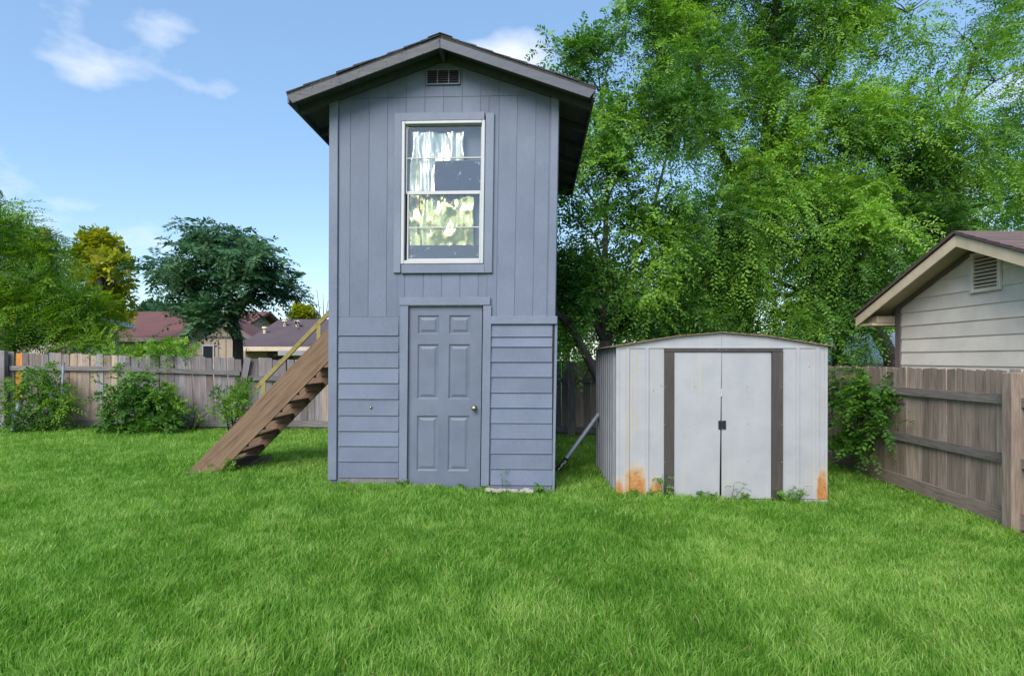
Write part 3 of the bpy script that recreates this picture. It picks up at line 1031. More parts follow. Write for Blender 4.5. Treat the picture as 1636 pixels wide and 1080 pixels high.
ang = math.atan2(757 - 525, 527 - 300)
base = at(300, 757, SD0)
stairs = thing('stairs', 'straight brown timber stairs climbing to the left side of the tower shed', 'stairs', (base.x + .9, (SD0 + SD1) / 2, 0))
dirx, dirz = math.cos(ang), math.sin(ang)
Lst = 2.0 / dirx


def stringer(y, th):
    bx, bz = base.x, 0.02
    w = .40                              # horizontal length of the foot cut
    top = 2.03 / math.tan(ang) + 0
    X1 = -2.07 + (y - 6.5) * .0385
    zt = bz + (X1 - bx) * math.tan(ang)
    zb2 = zt - w * math.tan(ang)
    pts = [(bx, y, bz), (bx + w, y, bz), (X1, y, zb2), (X1, y, zt)]
    return MB().prism(pts, (0, th, 0))


stringer(SD0, .04).build('stringer', M['stair'], stairs)
stringer(SD1, .04).build('stringer', M['stair'], stairs)
tn = math.tan(ang)
for k in range(9):
    zt = .215 * (k + 1) - .02
    xf = base.x + .07 + zt / tn
    if xf + .27 > -2.03:
        break
    MB().bbox((xf, SD0 + .041, zt), (xf + .27, SD1 - .001, zt + .036), .004).build('tread', M['stair'], stairs)
    for yy in (SD0 + .041, SD1 - .045):
        MB().bbox((xf + .02, yy, zt - .088), (xf + .25, yy + .042, zt - .001), .004).build('cleat', M['stair'], stairs)
p0 = at(409.5, 619, SD1 + .06); p1 = at(527.6, 497, SD1 + .06)
dr = (p1 - p0).normalized()
perp = Vector((-dr.z, 0, dr.x))
p1b = p0 + dr * ((-2.06 + .065 - p0.x) / dr.x)
MB().prism([p0 + perp * .028, p0 - perp * .028, p1b - perp * .028, p1b + perp * .028], (0, .045, 0)).build('handrail', M['rail_olive'], stairs)
for u, v in ((421, 609), (509, 518)):
    q = at(u, v, SD1 + .04)
    zb_ = (q.x - base.x) * tn - .12
    MB().bbox((q.x - .03, SD1 + .0405, zb_), (q.x + .03, SD1 + .0595, q.z - .01), .004).build('rail_post', M['rail_olive'], stairs)
o = MB().bbox((base.x - .03, SD0 - .03, -.06), (base.x + .47, SD0 + .09, .018), .01).build('foot_slab', M['concrete'])
tag(o, 'thin pale slab under the near foot of the stairs', 'slab')


def rock(name, c, rx, ry, rz, mat, seed, n=10, parent=None):
    rg = random.Random(seed)
    mb = MB()
    vs, fs = [], []
    m_ = 6
    for i in range(m_ + 1):
        ph = math.pi * i / m_ - math.pi / 2
        for k in range(n):
            a = 2 * math.pi * k / n
            j = 1 + rg.uniform(-.22, .22)
            if i in (0, m_):
                j = 1
            cx_, cz_ = math.cos(ph), math.sin(ph)
            sq = lambda t: math.copysign(abs(t) ** .6, t)
            vs.append((c[0] + rx * j * cx_ ** .5 * sq(math.cos(a)) if cx_ > 0.01 else c[0], c[1] + ry * j * cx_ ** .5 * sq(math.sin(a)) if cx_ > .01 else c[1], c[2] + rz * sq(cz_) * (.85 + .15 * j)))
    for i in range(m_):
        for k in range(n):
            fs.append((i * n + k, i * n + (k + 1) % n, (i + 1) * n + (k + 1) % n, (i + 1) * n + k))
    mb.add(vs, fs)
    return mb.build(name, mat, parent)


o = rock('footing_block', (base.x + .46, SD1 - .33, .0), .27, .34, .085, M['footing_shade'], 4, 12)
tag(o, 'rough footing block darkened with painted shade under the far foot of the stairs', 'block')

# ------------------------------------------------------------------ metal garden shed
S = Frame(1153, 6.41, 1.05, 0.002, 0, 0.7)
SH = [S.loc(984, 700)[0], S.loc(1321.5, 700)[0]]
sz0, sze = S.loc(1153, 797)[1], S.loc(1153, 555.5)[1]
shed = thing('metal_shed', 'low white steel garden shed with brown door frame and rusty corners', 'shed', (S.C.x, S.C.y, sz0))
SDEP = 1.62
# the rust node uses object coordinates: x from the shed's middle, z from its foot


def fb(name, u0, u1, v0, v1, y0, y1, mat, parent=None, c=.003):
    x0, x1, z0, z1 = S.rect(u0, u1, v0, v1)
    return MB().bbox((x0, y0, z0), (x1, y1, z1), c).build(name, mat, parent or shed, warp=S.W)


ribs = {0: (1002.5, 1033.5), 1: (1274, 1305.5)}
for side, (u0, u1) in enumerate(((984, 1061), (1248, 1321.5))):
    pan = fb('wall_panel', u0, u1, 556, 797, -.004, .004, M['shed_front'], c=.001)
    for ur in ribs[side]:
        x = S.loc(ur, 700)[0]
        MB().prism([(x - .024, -.0045, sz0 + .004), (x - .016, -.017, sz0 + .004), (x + .016, -.017, sz0 + .004), (x + .024, -.0045, sz0 + .004)], (0, 0, sze - sz0 - .01)).build('rib', M['shed_front'], pan, warp=S.W)
for u in (984, 1321.5):
    x = S.loc(u, 700)[0]
    sg = 1 if u > 1000 else -1
    MB().bbox((x - (.0 if sg < 0 else .035), -.010, sz0), (x + (.035 if sg < 0 else 0), -.0045, sze - .004), .001).build('corner_trim', M['shed_front'], shed, warp=S.W)
# gable
gp = [(-.52, .098), (0, .152), (.52, .098)]
gx0, gx1 = SH[0], SH[1]


def roofz(x):
    hw = (gx1 - gx0) / 2
    xm = (gx0 + gx1) / 2
    t = min(1, abs(x - xm) / hw)
    return sze + .012 + np.interp(t, [0, .42, 1.0], [.152, .112, .0])


xg = (gx0 + gx1) / 2
hw = (gx1 - gx0) / 2
for (a, b_, i) in ((gx0, xg - .001, 0), (xg + .001, gx1, 1)):
    ks = [a, xg - .42 * hw, b_] if i == 0 else [a, xg + .42 * hw, b_]
    pts = [(a, -.006, sze + .004), (b_, -.006, sze + .004)] + [(x, -.006, roofz(x)) for x in ks[::-1]]
    MB().prism(pts, (0, .008, 0)).build('gable_panel', M['shed_front'], shed, warp=S.W)
MB().bbox((gx0, -.016, sze - .004), (gx1, -.0065, sze + .0035), .001).build('eave_rail', M['white_vinyl'], shed, warp=S.W)
# roof panels with a rusty front edge
rp = []
for x in (gx0 - .07, xg - .42 * hw, xg, xg + .42 * hw, gx1 + .07):
    rp.append((x, roofz(max(gx0, min(gx1, x))) - (.009 if x < gx0 or x > gx1 else 0)))
for i in range(4):
    (a, za), (b_, zb_) = rp[i], rp[i + 1]
    m_ = 5
    for k in range(m_):
        xa, xb = a + (b_ - a) * k / m_, a + (b_ - a) * (k + 1) / m_ - .002
        z_a, z_b = za + (zb_ - za) * k / m_, za + (zb_ - za) * (k + 1) / m_
        MB().prism([(xa, -.05, z_a + .002), (xb, -.05, z_b + .002), (xb, -.05, z_b + .007), (xa + .012, -.05, z_a + .012), (xa, -.05, z_a + .007)], (0, SDEP + .10, 0)).build('roof_panel', M['rust_edge'], shed, warp=S.W)
# side and rear walls: corrugated sheet
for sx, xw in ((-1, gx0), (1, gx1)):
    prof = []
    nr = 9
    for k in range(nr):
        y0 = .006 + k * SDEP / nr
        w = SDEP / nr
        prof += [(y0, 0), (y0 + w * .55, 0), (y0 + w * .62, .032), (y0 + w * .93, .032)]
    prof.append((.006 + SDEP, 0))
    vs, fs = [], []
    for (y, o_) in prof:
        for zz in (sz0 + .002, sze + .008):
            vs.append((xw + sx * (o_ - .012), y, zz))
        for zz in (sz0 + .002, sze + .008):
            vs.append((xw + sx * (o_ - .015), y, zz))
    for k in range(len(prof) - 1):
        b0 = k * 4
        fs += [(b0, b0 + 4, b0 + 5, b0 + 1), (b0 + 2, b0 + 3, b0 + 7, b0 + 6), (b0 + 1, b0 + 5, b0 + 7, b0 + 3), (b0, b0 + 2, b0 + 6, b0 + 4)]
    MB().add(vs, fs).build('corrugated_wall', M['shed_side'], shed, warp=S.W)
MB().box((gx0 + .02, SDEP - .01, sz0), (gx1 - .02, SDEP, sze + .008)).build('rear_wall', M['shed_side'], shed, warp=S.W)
# doors
fb('door_jamb', 1060.5, 1076, 562.5, 796.5, -.034, -.0045, M['brown_trim'])
fb('door_jamb', 1231.5, 1249, 562.5, 797, -.034, -.0045, M['brown_trim'])
fb('door_header', 1060.5, 1249, 556.3, 562.2, -.034, -.0045, M['brown_trim'])
x0, x1, z0, z1 = S.rect(1076, 1232, 560, 797)
MB().box((x0 - .03, .05, z0), (x1 + .03, .055, z1)).build('dark_gap_sheet', M['dark'], shed, warp=S.W)  # added dark sheet standing in for the shade inside the door gap
ld = MB()
x0, x1, z0, z1 = S.rect(1076.5, 1151.5, 562.6, 796)
ld.add([(x0, -.018, z0), (x1 - .022, -.024, z0), (x1, -.018, z1 - .1), (x1, -.018, z1), (x0, -.018, z1),
        (x0, -.005, z0), (x1 - .022, -.011, z0), (x1, -.005, z1 - .1), (x1, -.005, z1), (x0, -.005, z1)],
       [(0, 1, 2, 3, 4), (9, 8, 7, 6, 5), (0, 5, 6, 1), (1, 6, 7, 2), (2, 7, 8, 3), (3, 8, 9, 4), (4, 9, 5, 0)])
ldo = ld.build('sliding_door', M['shed_front'], shed, warp=S.W)
rdo = fb('sliding_door', 1152.3, 1231.3, 562.6, 796, -.014, -.005, M['shed_front'], c=.002)


def screw(u, v, y, parent):
    x, z = S.loc(u, v)
    MB().tube([(x, y + .002, z), (x, y - .002, z)], [.0065, .005], 7).build('screw', M['galv'], parent, warp=S.W)


for v in (618, 677.5, 737):
    screw(1109, v, -.020, ldo); screw(1194, v, -.015, rdo)
    screw(1061.5, v, -.035, shed); screw(1247, v, -.035, shed)
for u, v in ((1147, 559), (1158, 559), (1044, 624), (1056, 616), (1293, 586), (1306, 630), (1252, 563), (1092, 778), (1070, 640)):
    screw(u, v, -.0355 if v < 561 else -.006, shed)
fb('door_handle', 1146.5, 1152, 671.5, 685, -.034, -.0185, M['black'], ldo, .003)
fb('door_handle', 1153, 1158.5, 671.5, 685, -.030, -.0145, M['black'], rdo, .003)
x, z = S.loc(1151.5, 628)
MB().prism([(x - .006, -.030, z + .05), (x + .006, -.030, z + .05), (x + .006, -.030, z - .03), (x - .012, -.030, z - .045), (x - .006, -.030, z - .01)], (0, .008, 0)).build('door_hook', M['white_vinyl'], ldo, warp=S.W)
for i, (u0, u1) in enumerate(((981, 1050), (1086, 1147), (1152, 1172), (1174, 1231), (1240, 1322))):
    x0, x1, _, _ = S.rect(u0, u1, 797, 806)
    o = MB().bbox((x0, -.07 + .01 * i, sz0 - .08), (x1, .02, sz0 - .002 - .003 * (i % 2)), .008).build('sill_slab', M['concrete'], shed, warp=S.W)

# ------------------------------------------------------------------ leaning pipe between the sheds
pa = at(884, 761, 7.5); pb = at(957, 661, 7.72)
pole = thing('downspout_pipe', 'blue grey metal pipe leaning from the tower shed against the white shed', 'pipe', (pa.x, pa.y, pa.z))
dv = (pb - pa).normalized()
MB().tube([pa, pa + dv * .05, pb - dv * .01, pb], [.025, .030, .030, .027], 14).build('pipe_body', M['galv'], pole, smooth=True)
MB().tube([pa + dv * .07, pa + dv * .29], [.0312, .0312], 14).build('label_band', M['black'], pole, smooth=True)
sidev = dv.cross(Vector((0, 1, 0))).normalized()
for k in range(7):
    c = pa + dv * (.10 + .026 * k) - Vector((0, .0325, 0)) + sidev * random.uniform(-.008, .008)
    h = random.uniform(.005, .011)
    MB().prism([c - sidev * .012 - dv * h * .5, c + sidev * .012 - dv * h * .5, c + sidev * .010 + dv * h * .5, c - sidev * .012 + dv * h * .4], (0, .0025, 0)).build('label_mark', M['white_mark'], pole)

# ------------------------------------------------------------------ fences
def picket_mesh(name, w, h, t, mat, seed, ear=.03, seg=1):
    rg = random.Random(seed)
    e = ear * rg.uniform(.6, 1.3)
    j = [rg.uniform(-.012, .012) for _ in range(4)]
    pts = [(-w / 2, 0, 0), (w / 2, 0, j[0]), (w / 2 + j[1] * .3, 0, h - e), (w / 2 - e * .8, 0, h + j[2] * .6), (-w / 2 + e * .8, 0, h + j[3] * .6), (-w / 2 + j[1] * .3, 0, h - e)]
    return MB().prism(pts, (0, t, 0)).mesh(name, mat)


def fy(x):
    return 11.6 - .0384 * (x + 6)


f_yaw = -math.atan(.0384)
bf = thing('wooden_fence', 'weathered grey picket fence along the back of the yard', 'fence', (-4.0, fy(-4), 0))
PM = {k: [picket_mesh('picket', .139, 1.0, .017, M[k], 31 * i + len(k), .014) for i in range(6)] for k in ('fence', 'fence_brown', 'fence_dark', 'fence_orange', 'fence_tan')}


def ftop(x):
    return np.interp(x, [-11, -8.5, -6, -4, 1, 6], [1.57, 1.50, 1.43, 1.41, 1.36, 1.34])


x = -13.123
while x < 5.25:
    u = CX + FPX * x / fy(x)
    zb_ = G(x, fy(x)) - .02 + random.uniform(-.02, .02)
    zt = ftop(x) + random.uniform(-.025, .025)
    mk = 'fence'
    if 22 < u < 34: mk = 'fence_orange'
    elif 34 <= u < 112: mk = random.choice(['fence', 'fence_dark', 'fence'])
    elif 112 <= u < 126: mk = 'fence_tan'
    elif 126 <= u < 190: mk = random.choice(['fence_brown', 'fence_brown', 'fence'])
    elif u > 860: mk = random.choice(['fence_dark', 'fence_dark', 'fence_brown'])
    elif u > 515: mk = 'fence_brown'
    tilt = random.gauss(0, .010)
    if 290 < u < 385: tilt = -.045 + random.gauss(0, .012)
    place('picket', random.choice(PM[mk]), bf, (x, fy(x) + random.uniform(-.004, .004), zb_), (random.gauss(0, .006), tilt, f_yaw), (random.uniform(.96, 1.04), 1, zt - zb_))
    x += .143
# rails (yard side), kick board
def xu(u): return (u - CX) / FPX * 11.6


for (xa, xb, va, vb) in ((-13.1, -10.15, 588, 588), (-10.1, xu(183), 588, 589), (xu(184), xu(386), 589.5, 596), (xu(394), xu(600), 604, 606), (xu(601), .2, 607, 608), (.21, 2.6, 607, 606), (2.61, 5.2, 606, 606)):
    za = CAMZ + (HY - va) / FPX * 11.6; zb2 = CAMZ + (HY - vb) / FPX * 11.6
    pts = [(xa, fy(xa) - .022, za - .045), (xb, fy(xb) - .022, zb2 - .045), (xb, fy(xb) - .022, zb2 + .045), (xa, fy(xa) - .022, za + .045)]
    MB().prism(pts, (0, -.038, 0)).build('rail', M['rail'], bf)
for (xa, xb) in ((-13.1, -10.15), (-10.1, xu(160)), (xu(161), xu(370)), (xu(371), xu(600)), (xu(601), .2), (.21, 2.6), (2.61, 5.2)):
    za, zb2 = G(xa, fy(xa)) + .135, G(xb, fy(xb)) + .135
    pts = [(xa, fy(xa) - .022, za - .06), (xb, fy(xb) - .022, zb2 - .06), (xb, fy(xb) - .022, zb2 + .055), (xa, fy(xa) - .022, za + .055)]
    MB().prism(pts, (0, -.034, 0)).build('bottom_rail', M['rail'], bf)
for u in (4, 912, 700):
    xx = (u - CX) / FPX * (fy(-10) - .12 if u < 10 else 11.3)
    yy = fy(xx) - .12
    MB().bbox((xx - .065, yy - .045, G(xx, yy) - .1), (xx + .065, yy + .055, 1.58 if u < 10 else 1.36), .006).build('post', M['fence' if u < 500 else 'fence_dark'], bf)
# loose leaning board and wire
q0 = at(381, 660, fy(-5.3) - .07); q1 = at(396, 573, fy(-5.3) - .07)
MB().prism([q0 + Vector((-.05, 0, 0)), q0 + Vector((.05, 0, 0)), q1 + Vector((.065, 0, 0)), q1 + Vector((-.065, 0, .01))], (0, -.018, 0)).build('leaning_board', M['fence'], bf)

# right-hand fence
def rx(y): return 4.71 + .0516 * (y - 5.46)


rf = thing('wooden_fence', 'brown dog-eared picket fence with heavy rails along the right side', 'fence', (rx(7), 7, G(5, 7)))
r_yaw = math.pi / 2 - math.atan(.0516)
y = 1.96
PMr = [picket_mesh('picket', .1415, 1.0, .017, M['fence_brown'], 77 + i, .011) for i in range(6)]
while y < fy(5.3) - .1:
    xx = rx(y) + .075
    g = G(xx, y)
    place('picket', random.choice(PMr), rf, (xx, y, g + .01 + random.uniform(-.004, .005)), (random.gauss(0, .004), random.gauss(0, .005), r_yaw), (random.uniform(.97, 1.02), 1, 1.49 + random.uniform(-.005, .005)))
    y += .1425


def rrail(name, y0, y1, z0, z1, h, off, th, mat):
    vs = []
    a = Vector((rx(y0) + off, y0, z0)); b = Vector((rx(y1) + off, y1, z1))
    MB().prism([a, b, b + Vector((0, 0, h)), a + Vector((0, 0, h))], (th, 0, 0)).build(name, mat, rf)


M['rail_y'] = m_wood('side_rail_wood', [(0.10, 0.082, 0.075), (0.19, 0.16, 0.145), (0.26, 0.225, 0.205)], grain=(14, 1.2, 14), rnd_v=0.12)
M['kick'] = m_wood('kick_board_wood', [(0.12, 0.09, 0.075), (0.23, 0.175, 0.145), (0.29, 0.23, 0.20)], grain=(14, 1.2, 14), rnd_v=0.12)
for (y0, y1) in ((1.9, 5.40), (5.52, 8.3), (8.31, 11.0)):
    rrail('rail', y0, y1, .985, .965, .09, .016, .038, M['rail_y'])
    rrail('rail', y0, y1, .415, .40, .09, .016, .038, M['rail_y'])
    rrail('kick_board', y0, y1, -.175, -.165, .15, .010, .034, M['kick'])
for yy in (2.9, 5.46, 8.7):
    xx = rx(yy)
    MB().bbox((xx - .072, yy - .06, G(xx, yy) - .1), (xx + .052, yy + .058, 1.29), .008).build('post', M['fence_brown'] if yy < 6 else M['fence_dark'], rf)

# thin metal posts at the left
for (u0, v0, u1, v1, r_, lab, dd) in ((95.5, 689, 101.5, 581, .022, 'upright thin galvanised steel post in front of the back fence', 11.35), (20, 692, 32.5, 640, .045, 'short leaning galvanised pipe stub near the fence corner', 11.1)):
    a = at(u0, v0, dd); b = at(u1, v1, dd)
    o = thing('metal_post', lab, 'post', (a.x, a.y, a.z))
    d_ = (b - a)
    MB().tube([a - d_ * .04, a, b], r_, 10).build('tube', M['galv'], o, smooth=True)
    MB().tube([b + d_ * .001, b + d_ * .012, b + d_ * .02], [r_ * 1.15, r_ * 1.1, r_ * .5], 10).build('cap', M['galv'], o, smooth=True)

# ------------------------------------------------------------------ neighbour's cream outbuilding on the right
HX = 6.1
nb = thing('neighbour_outbuilding', 'cream lap-sided outbuilding with tan gable eaves and louvred vent', 'building', (HX + 2, 7.45, G(HX, 7.45)))
HYC, HHW, HPK, HS = 7.45, 1.75, 2.95, .418


def hz(y): return HPK - HS * abs(y - HYC)


z = 1.324 - .2 * 8
while z < HPK - .03:
    z1 = z + .2
    y_lo, y_hi = HYC - HHW, HYC + HHW
    def yr(zz):
        return min(HHW, max(0.0, (HPK - zz) / HS))
    b0, b1 = yr(z), yr(min(z1, HPK - .001))
    vs = []
    prof = [(z, -.016), (z + .008, -.018), (z1, -.002)]
    pts0, pts1 = [], []
    if b0 > .05:
        lo0, hi0, lo1, hi1 = HYC - b0, HYC + b0, HYC - b1, HYC + b1
        vs = [(HX - .018, lo0, z), (HX - .018, hi0, z), (HX - .003, hi1, min(z1, HPK)), (HX - .003, lo1, min(z1, HPK)),
              (HX + .004, lo0, z), (HX + .004, hi0, z), (HX + .004, hi1, min(z1, HPK)), (HX + .004, lo1, min(z1, HPK))]
        MB().add(vs, [(0, 1, 2, 3), (7, 6, 5, 4), (0, 4, 5, 1), (1, 5, 6, 2), (2, 6, 7, 3), (3, 7, 4, 0)]).build('siding_board', M['cream'], nb)
    z = z1
MB().prism([(HX + .006, HYC - HHW, -.2), (HX + .006, HYC + HHW, -.2), (HX + .006, HYC + HHW, hz(HYC + HHW)), (HX + .006, HYC, HPK), (HX + .006, HYC - HHW, hz(HYC - HHW))], (4.5, 0, 0)).build('wall', M['cream'], nb)
MB().bbox((HX - .035, HYC + HHW - .10, -.2), (HX + .01, HYC + HHW + .02, hz(HYC + HHW) + .02), .004).build('corner_board', M['taupe'], nb)
OVX, OVY = .42, .42
for sy in (-1, 1):
    ye = HYC + sy * (HHW + OVY)
    ze = HPK - HS * (HHW + OVY)
    up = .02
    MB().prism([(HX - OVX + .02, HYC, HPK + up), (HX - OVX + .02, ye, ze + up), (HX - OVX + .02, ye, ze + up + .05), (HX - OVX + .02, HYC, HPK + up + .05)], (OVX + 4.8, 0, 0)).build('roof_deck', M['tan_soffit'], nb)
    rd = MB().prism([(HX - OVX - .03, HYC, HPK + up + .053), (HX - OVX - .03, ye + sy * .03, ze + up + .053 - HS * .03), (HX - OVX - .03, ye + sy * .03, ze + up + .075 - HS * .03), (HX - OVX - .03, HYC, HPK + up + .078)], (OVX + 4.9, 0, 0)).build('roof', M['brown_roof'], nb)
    nC = 12
    for k in range(nC):
        f0, f1 = k / nC, (k + .97) / nC
        ya, yb = HYC + (ye - HYC) * f0, HYC + (ye - HYC) * f1
        za, zb2 = HPK + (ze - HPK) * f0 + up + .079, HPK + (ze - HPK) * f1 + up + .079
        MB().prism([(HX - OVX - .035, ya, za + .001), (HX - OVX - .035, yb, zb2 + .001), (HX - OVX - .035, yb, zb2 + .016), (HX - OVX - .035, ya, za + .004)], (OVX + 4.9, 0, 0)).build('shingle_course', M['brown_roof'], rd)
    MB().prism([(HX - OVX, HYC + sy * .001, HPK + .05), (HX - OVX, HYC + sy * .001, HPK - .095), (HX - OVX, ye, ze - .095), (HX - OVX, ye, ze + .05)], (.019, 0, 0)).build('barge_board', M['tan_trim'], nb)
    MB().prism([(HX - .034, HYC + sy * .001, HPK + .012), (HX - .034, HYC + sy * .001, HPK - .06), (HX - .034, ye - sy * .42, ze - .06 + HS * .42), (HX - .034, ye - sy * .42, ze + .012 + HS * .42)], (.014, 0, 0)).build('frieze_board', M['taupe'], nb)
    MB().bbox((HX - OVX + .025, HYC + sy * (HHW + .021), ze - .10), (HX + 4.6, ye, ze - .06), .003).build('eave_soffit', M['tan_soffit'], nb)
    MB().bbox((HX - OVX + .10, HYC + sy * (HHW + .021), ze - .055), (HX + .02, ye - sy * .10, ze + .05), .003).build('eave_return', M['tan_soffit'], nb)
vy0, vy1 = 7.22, 7.70
vz0, vz1 = 2.28, 2.80
vf = MB()
vf.bbox((HX - .05, vy0, vz0), (HX - .0185, vy0 + .05, vz1), .004).bbox((HX - .05, vy1 - .05, vz0), (HX - .0185, vy1, vz1), .004)
vf.bbox((HX - .049, vy0 + .05, vz0), (HX - .0185, vy1 - .05, vz0 + .05), .004).bbox((HX - .049, vy0 + .05, vz1 - .04), (HX - .0185, vy1 - .05, vz1), .004)
vfo = vf.build('gable_vent', M['cream'], nb)
MB().box((HX - .021, vy0 + .05, vz0 + .05), (HX - .0195, vy1 - .05, vz1 - .04)).build('vent_back', M['dark'], vfo)
for k in range(9):
    zz = vz0 + .05 + (vz1 - vz0 - .09) * (k + .3) / 9
    MB().prism([(HX - .024, vy0 + .05, zz + .028), (HX - .046, vy0 + .05, zz), (HX - .046, vy0 + .05, zz + .006), (HX - .024, vy0 + .05, zz + .034)], (0, vy1 - vy0 - .1, 0)).build('louvre', M['tan_trim'], vfo)

# ------------------------------------------------------------------ houses beyond the fences
def gable_house(name, label, x0, x1, y0, y1, z_eave, rise, wall, roofm, axis='x', ov=.45, trim='tan_trim', wins=()):
    """axis = direction of the ridge"""
    g = min(G(x0, y0), G(x1, y1)) - .1
    h = thing(name, label, 'house', ((x0 + x1) / 2, (y0 + y1) / 2, G((x0 + x1) / 2, (y0 + y1) / 2)))
    if axis == 'x':
        ym = (y0 + y1) / 2
        MB().prism([(x0, y0, g), (x0, y1, g), (x0, y1, z_eave), (x0, ym, z_eave + rise), (x0, y0, z_eave)], (x1 - x0, 0, 0)).build('wall', M[wall], h)
        s = rise / (ym - y0)
        for sy in (-1, 1):
            ye = (y0 - ov) if sy < 0 else (y1 + ov)
            MB().prism([(x0 - ov, ym, z_eave + rise + .02), (x0 - ov, ye, z_eave - s * ov + .02), (x0 - ov, ye, z_eave - s * ov + .14), (x0 - ov, ym, z_eave + rise + .14)], (x1 - x0 + 2 * ov, 0, 0)).build('roof', M[roofm], h)
        MB().bbox((x0 - ov, y0 - ov - .03, z_eave - s * ov - .08), (x1 + ov, y0 - ov - .003, z_eave - s * ov + .10), .005).build('fascia', M[trim], h)
    else:
        xm = (x0 + x1) / 2
        MB().prism([(x0, y0, g), (x1, y0, g), (x1, y0, z_eave), (xm, y0, z_eave + rise), (x0, y0, z_eave)], (0, y1 - y0, 0)).build('wall', M[wall], h)
        s = rise / (xm - x0)
        for sx in (-1, 1):
            xe = (x0 - ov) if sx < 0 else (x1 + ov)
            MB().prism([(xm, y0 - ov, z_eave + rise + .02), (xe, y0 - ov, z_eave - s * ov + .02), (xe, y0 - ov, z_eave - s * ov + .14), (xm, y0 - ov, z_eave + rise + .14)], (0, y1 - y0 + 2 * ov, 0)).build('roof', M[roofm], h)
            MB().prism([(xm, y0 - ov - .03, z_eave + rise + .12), (xm, y0 - ov - .03, z_eave + rise - .12), (xe, y0 - ov - .03, z_eave - s * ov - .10), (xe, y0 - ov - .03, z_eave - s * ov + .12)], (0, .027, 0)).build('barge_board', M[trim], h)
    for (wx0, wx1, wz0, wz1) in wins:
        fr = MB()
        t = .07
        fr.bbox((wx0 - t, y0 - .05, wz0 - t), (wx0, y0 + .01, wz1 + t)).bbox((wx1, y0 - .05, wz0 - t), (wx1 + t, y0 + .01, wz1 + t)).bbox((wx0, y0 - .049, wz1), (wx1, y0 + .01, wz1 + t)).bbox((wx0, y0 - .049, wz0 - t), (wx1, y0 + .01, wz0))
        fo = fr.build('window', M['taupe'], h)
        MB().box((wx0, y0 - .02, wz0), (wx1, y0 - .004, wz1)).build('pane', M['glass_dark'], fo)
    return h


def X(u, d): return (u - CX) / FPX * d
def Zp(v, d): return CAMZ + (HY - v) / FPX * d


gable_house('beige_house', 'beige house with pale metal roof behind the left end of the fence', X(-330, 16), X(112, 16), 16, 18.0, Zp(518, 16), .10, 'beige_wall', 'white_roof', 'x', .3, 'white_vinyl', [(X(80, 16), X(102, 16), Zp(600, 16), Zp(558, 16))])
rh = gable_house('red_roofed_house', 'tan house with red brown shingle roof behind the dark tree', -20.3, X(352, 25), 25, 33, Zp(537, 24.5), 1.25, 'tan_wall', 'red_roof', 'x', .5, 'taupe', [(X(228, 25), X(262, 25), Zp(590, 25), Zp(548, 25))])
# its front gable wing at the right
wx0, wx1, wd = X(300, 23.4), X(398, 23.4), 23.4
xm = (wx0 + wx1) / 2
MB().prism([(wx0, wd, -.6), (wx1, wd, -.6), (wx1, wd, Zp(536, wd)), (xm, wd, Zp(508, wd)), (wx0, wd, Zp(536, wd))], (0, 1.59, 0)).build('gable_wing', M['tan_wall'], rh)
for sx in (-1, 1):
    xe = xm + sx * ((wx1 - wx0) / 2 + .35)
    sl_ = (Zp(508, wd) - Zp(536, wd)) / ((wx1 - wx0) / 2)
    zr = Zp(508, wd) + .03
    ze = zr - sl_ * ((wx1 - wx0) / 2 + .35)
    MB().prism([(xm, wd - .5, zr), (xe, wd - .5, ze), (xe, wd - .5, ze + .12), (xm, wd - .5, zr + .12)], (0, 2.3, 0)).build('wing_roof', M['red_roof'], rh)
    MB().prism([(xm, wd - .53, zr + .10), (xm, wd - .53, zr - .10), (xe, wd - .53, ze - .10), (xe, wd - .53, ze + .10)], (0, .027, 0)).build('barge_board', M['taupe'], rh)
k = 0
while wx0 + k * .3 < wx1 - .05:
    MB().box((wx0 + k * .3, wd - .03, -.5), (wx0 + k * .3 + .04, wd - .002, Zp(538, wd))).build('batten', M['tan_wall'], rh)
    k += 1
MB().box((wx0, wd - .05, Zp(540, wd)), (wx1, wd - .031, Zp(537, wd))).build('band_board', M['taupe'], rh)
for (a, b_) in ((324, 343), (375, 384)):
    fo = MB().bbox((X(a, wd), wd - .06, Zp(590, wd)), (X(b_, wd), wd - .0305, Zp(551, wd)), .01).build('window', M['white_vinyl'], rh)
    MB().box((X(a + 2, wd), wd - .07, Zp(590, wd)), (X(b_ - 2, wd), wd - .0605, Zp(553, wd))).build('pane', M['glass_dark'], fo)

# plum-roofed house: hip roof
d3 = 20.0
h3 = thing('hip_roofed_house', 'yellow stucco house with plum hip roof behind the stairs', 'house', (X(480, 22), 23, G(-7, 23)))
ex0, ex1, ez = X(376, d3), X(640, d3), Zp(554, d3)
rz_, ry_ = Zp(510, d3 + 4), d3 + 4
rx0, rx1 = X(447, ry_), X(600, ry_)
vs = [(ex0, d3, ez), (ex1, d3, ez), (ex1, d3 + 8, ez), (ex0, d3 + 8, ez), (rx0, ry_, rz_), (rx1, ry_, rz_)]
vs += [(p[0], p[1], p[2] - .12) for p in vs[:4]]
h3r = MB().add(vs, [(0, 1, 5, 4), (1, 2, 5), (2, 3, 4, 5), (3, 0, 4), (0, 6, 7, 1), (1, 7, 8, 2), (2, 8, 9, 3), (3, 9, 6, 0), (6, 9, 8, 7)]).build('roof', M['purple_roof'], h3)
MB().bbox((ex0, d3 - .03, ez - .15), (ex1, d3 - .002, ez - .0), .005).build('fascia', M['tan_trim'], h3)
MB().box((X(392, d3 + .5), d3 + .5, -.7), (ex1 - .4, d3 + 7.5, ez - .125)).build('wall', M['yellow_wall'], h3)
fo = MB().bbox((X(428, d3 + .5), d3 + .44, -.4), (X(468, d3 + .5), d3 + .497, Zp(563, d3 + .5)), .01).build('window', M['taupe'], h3)
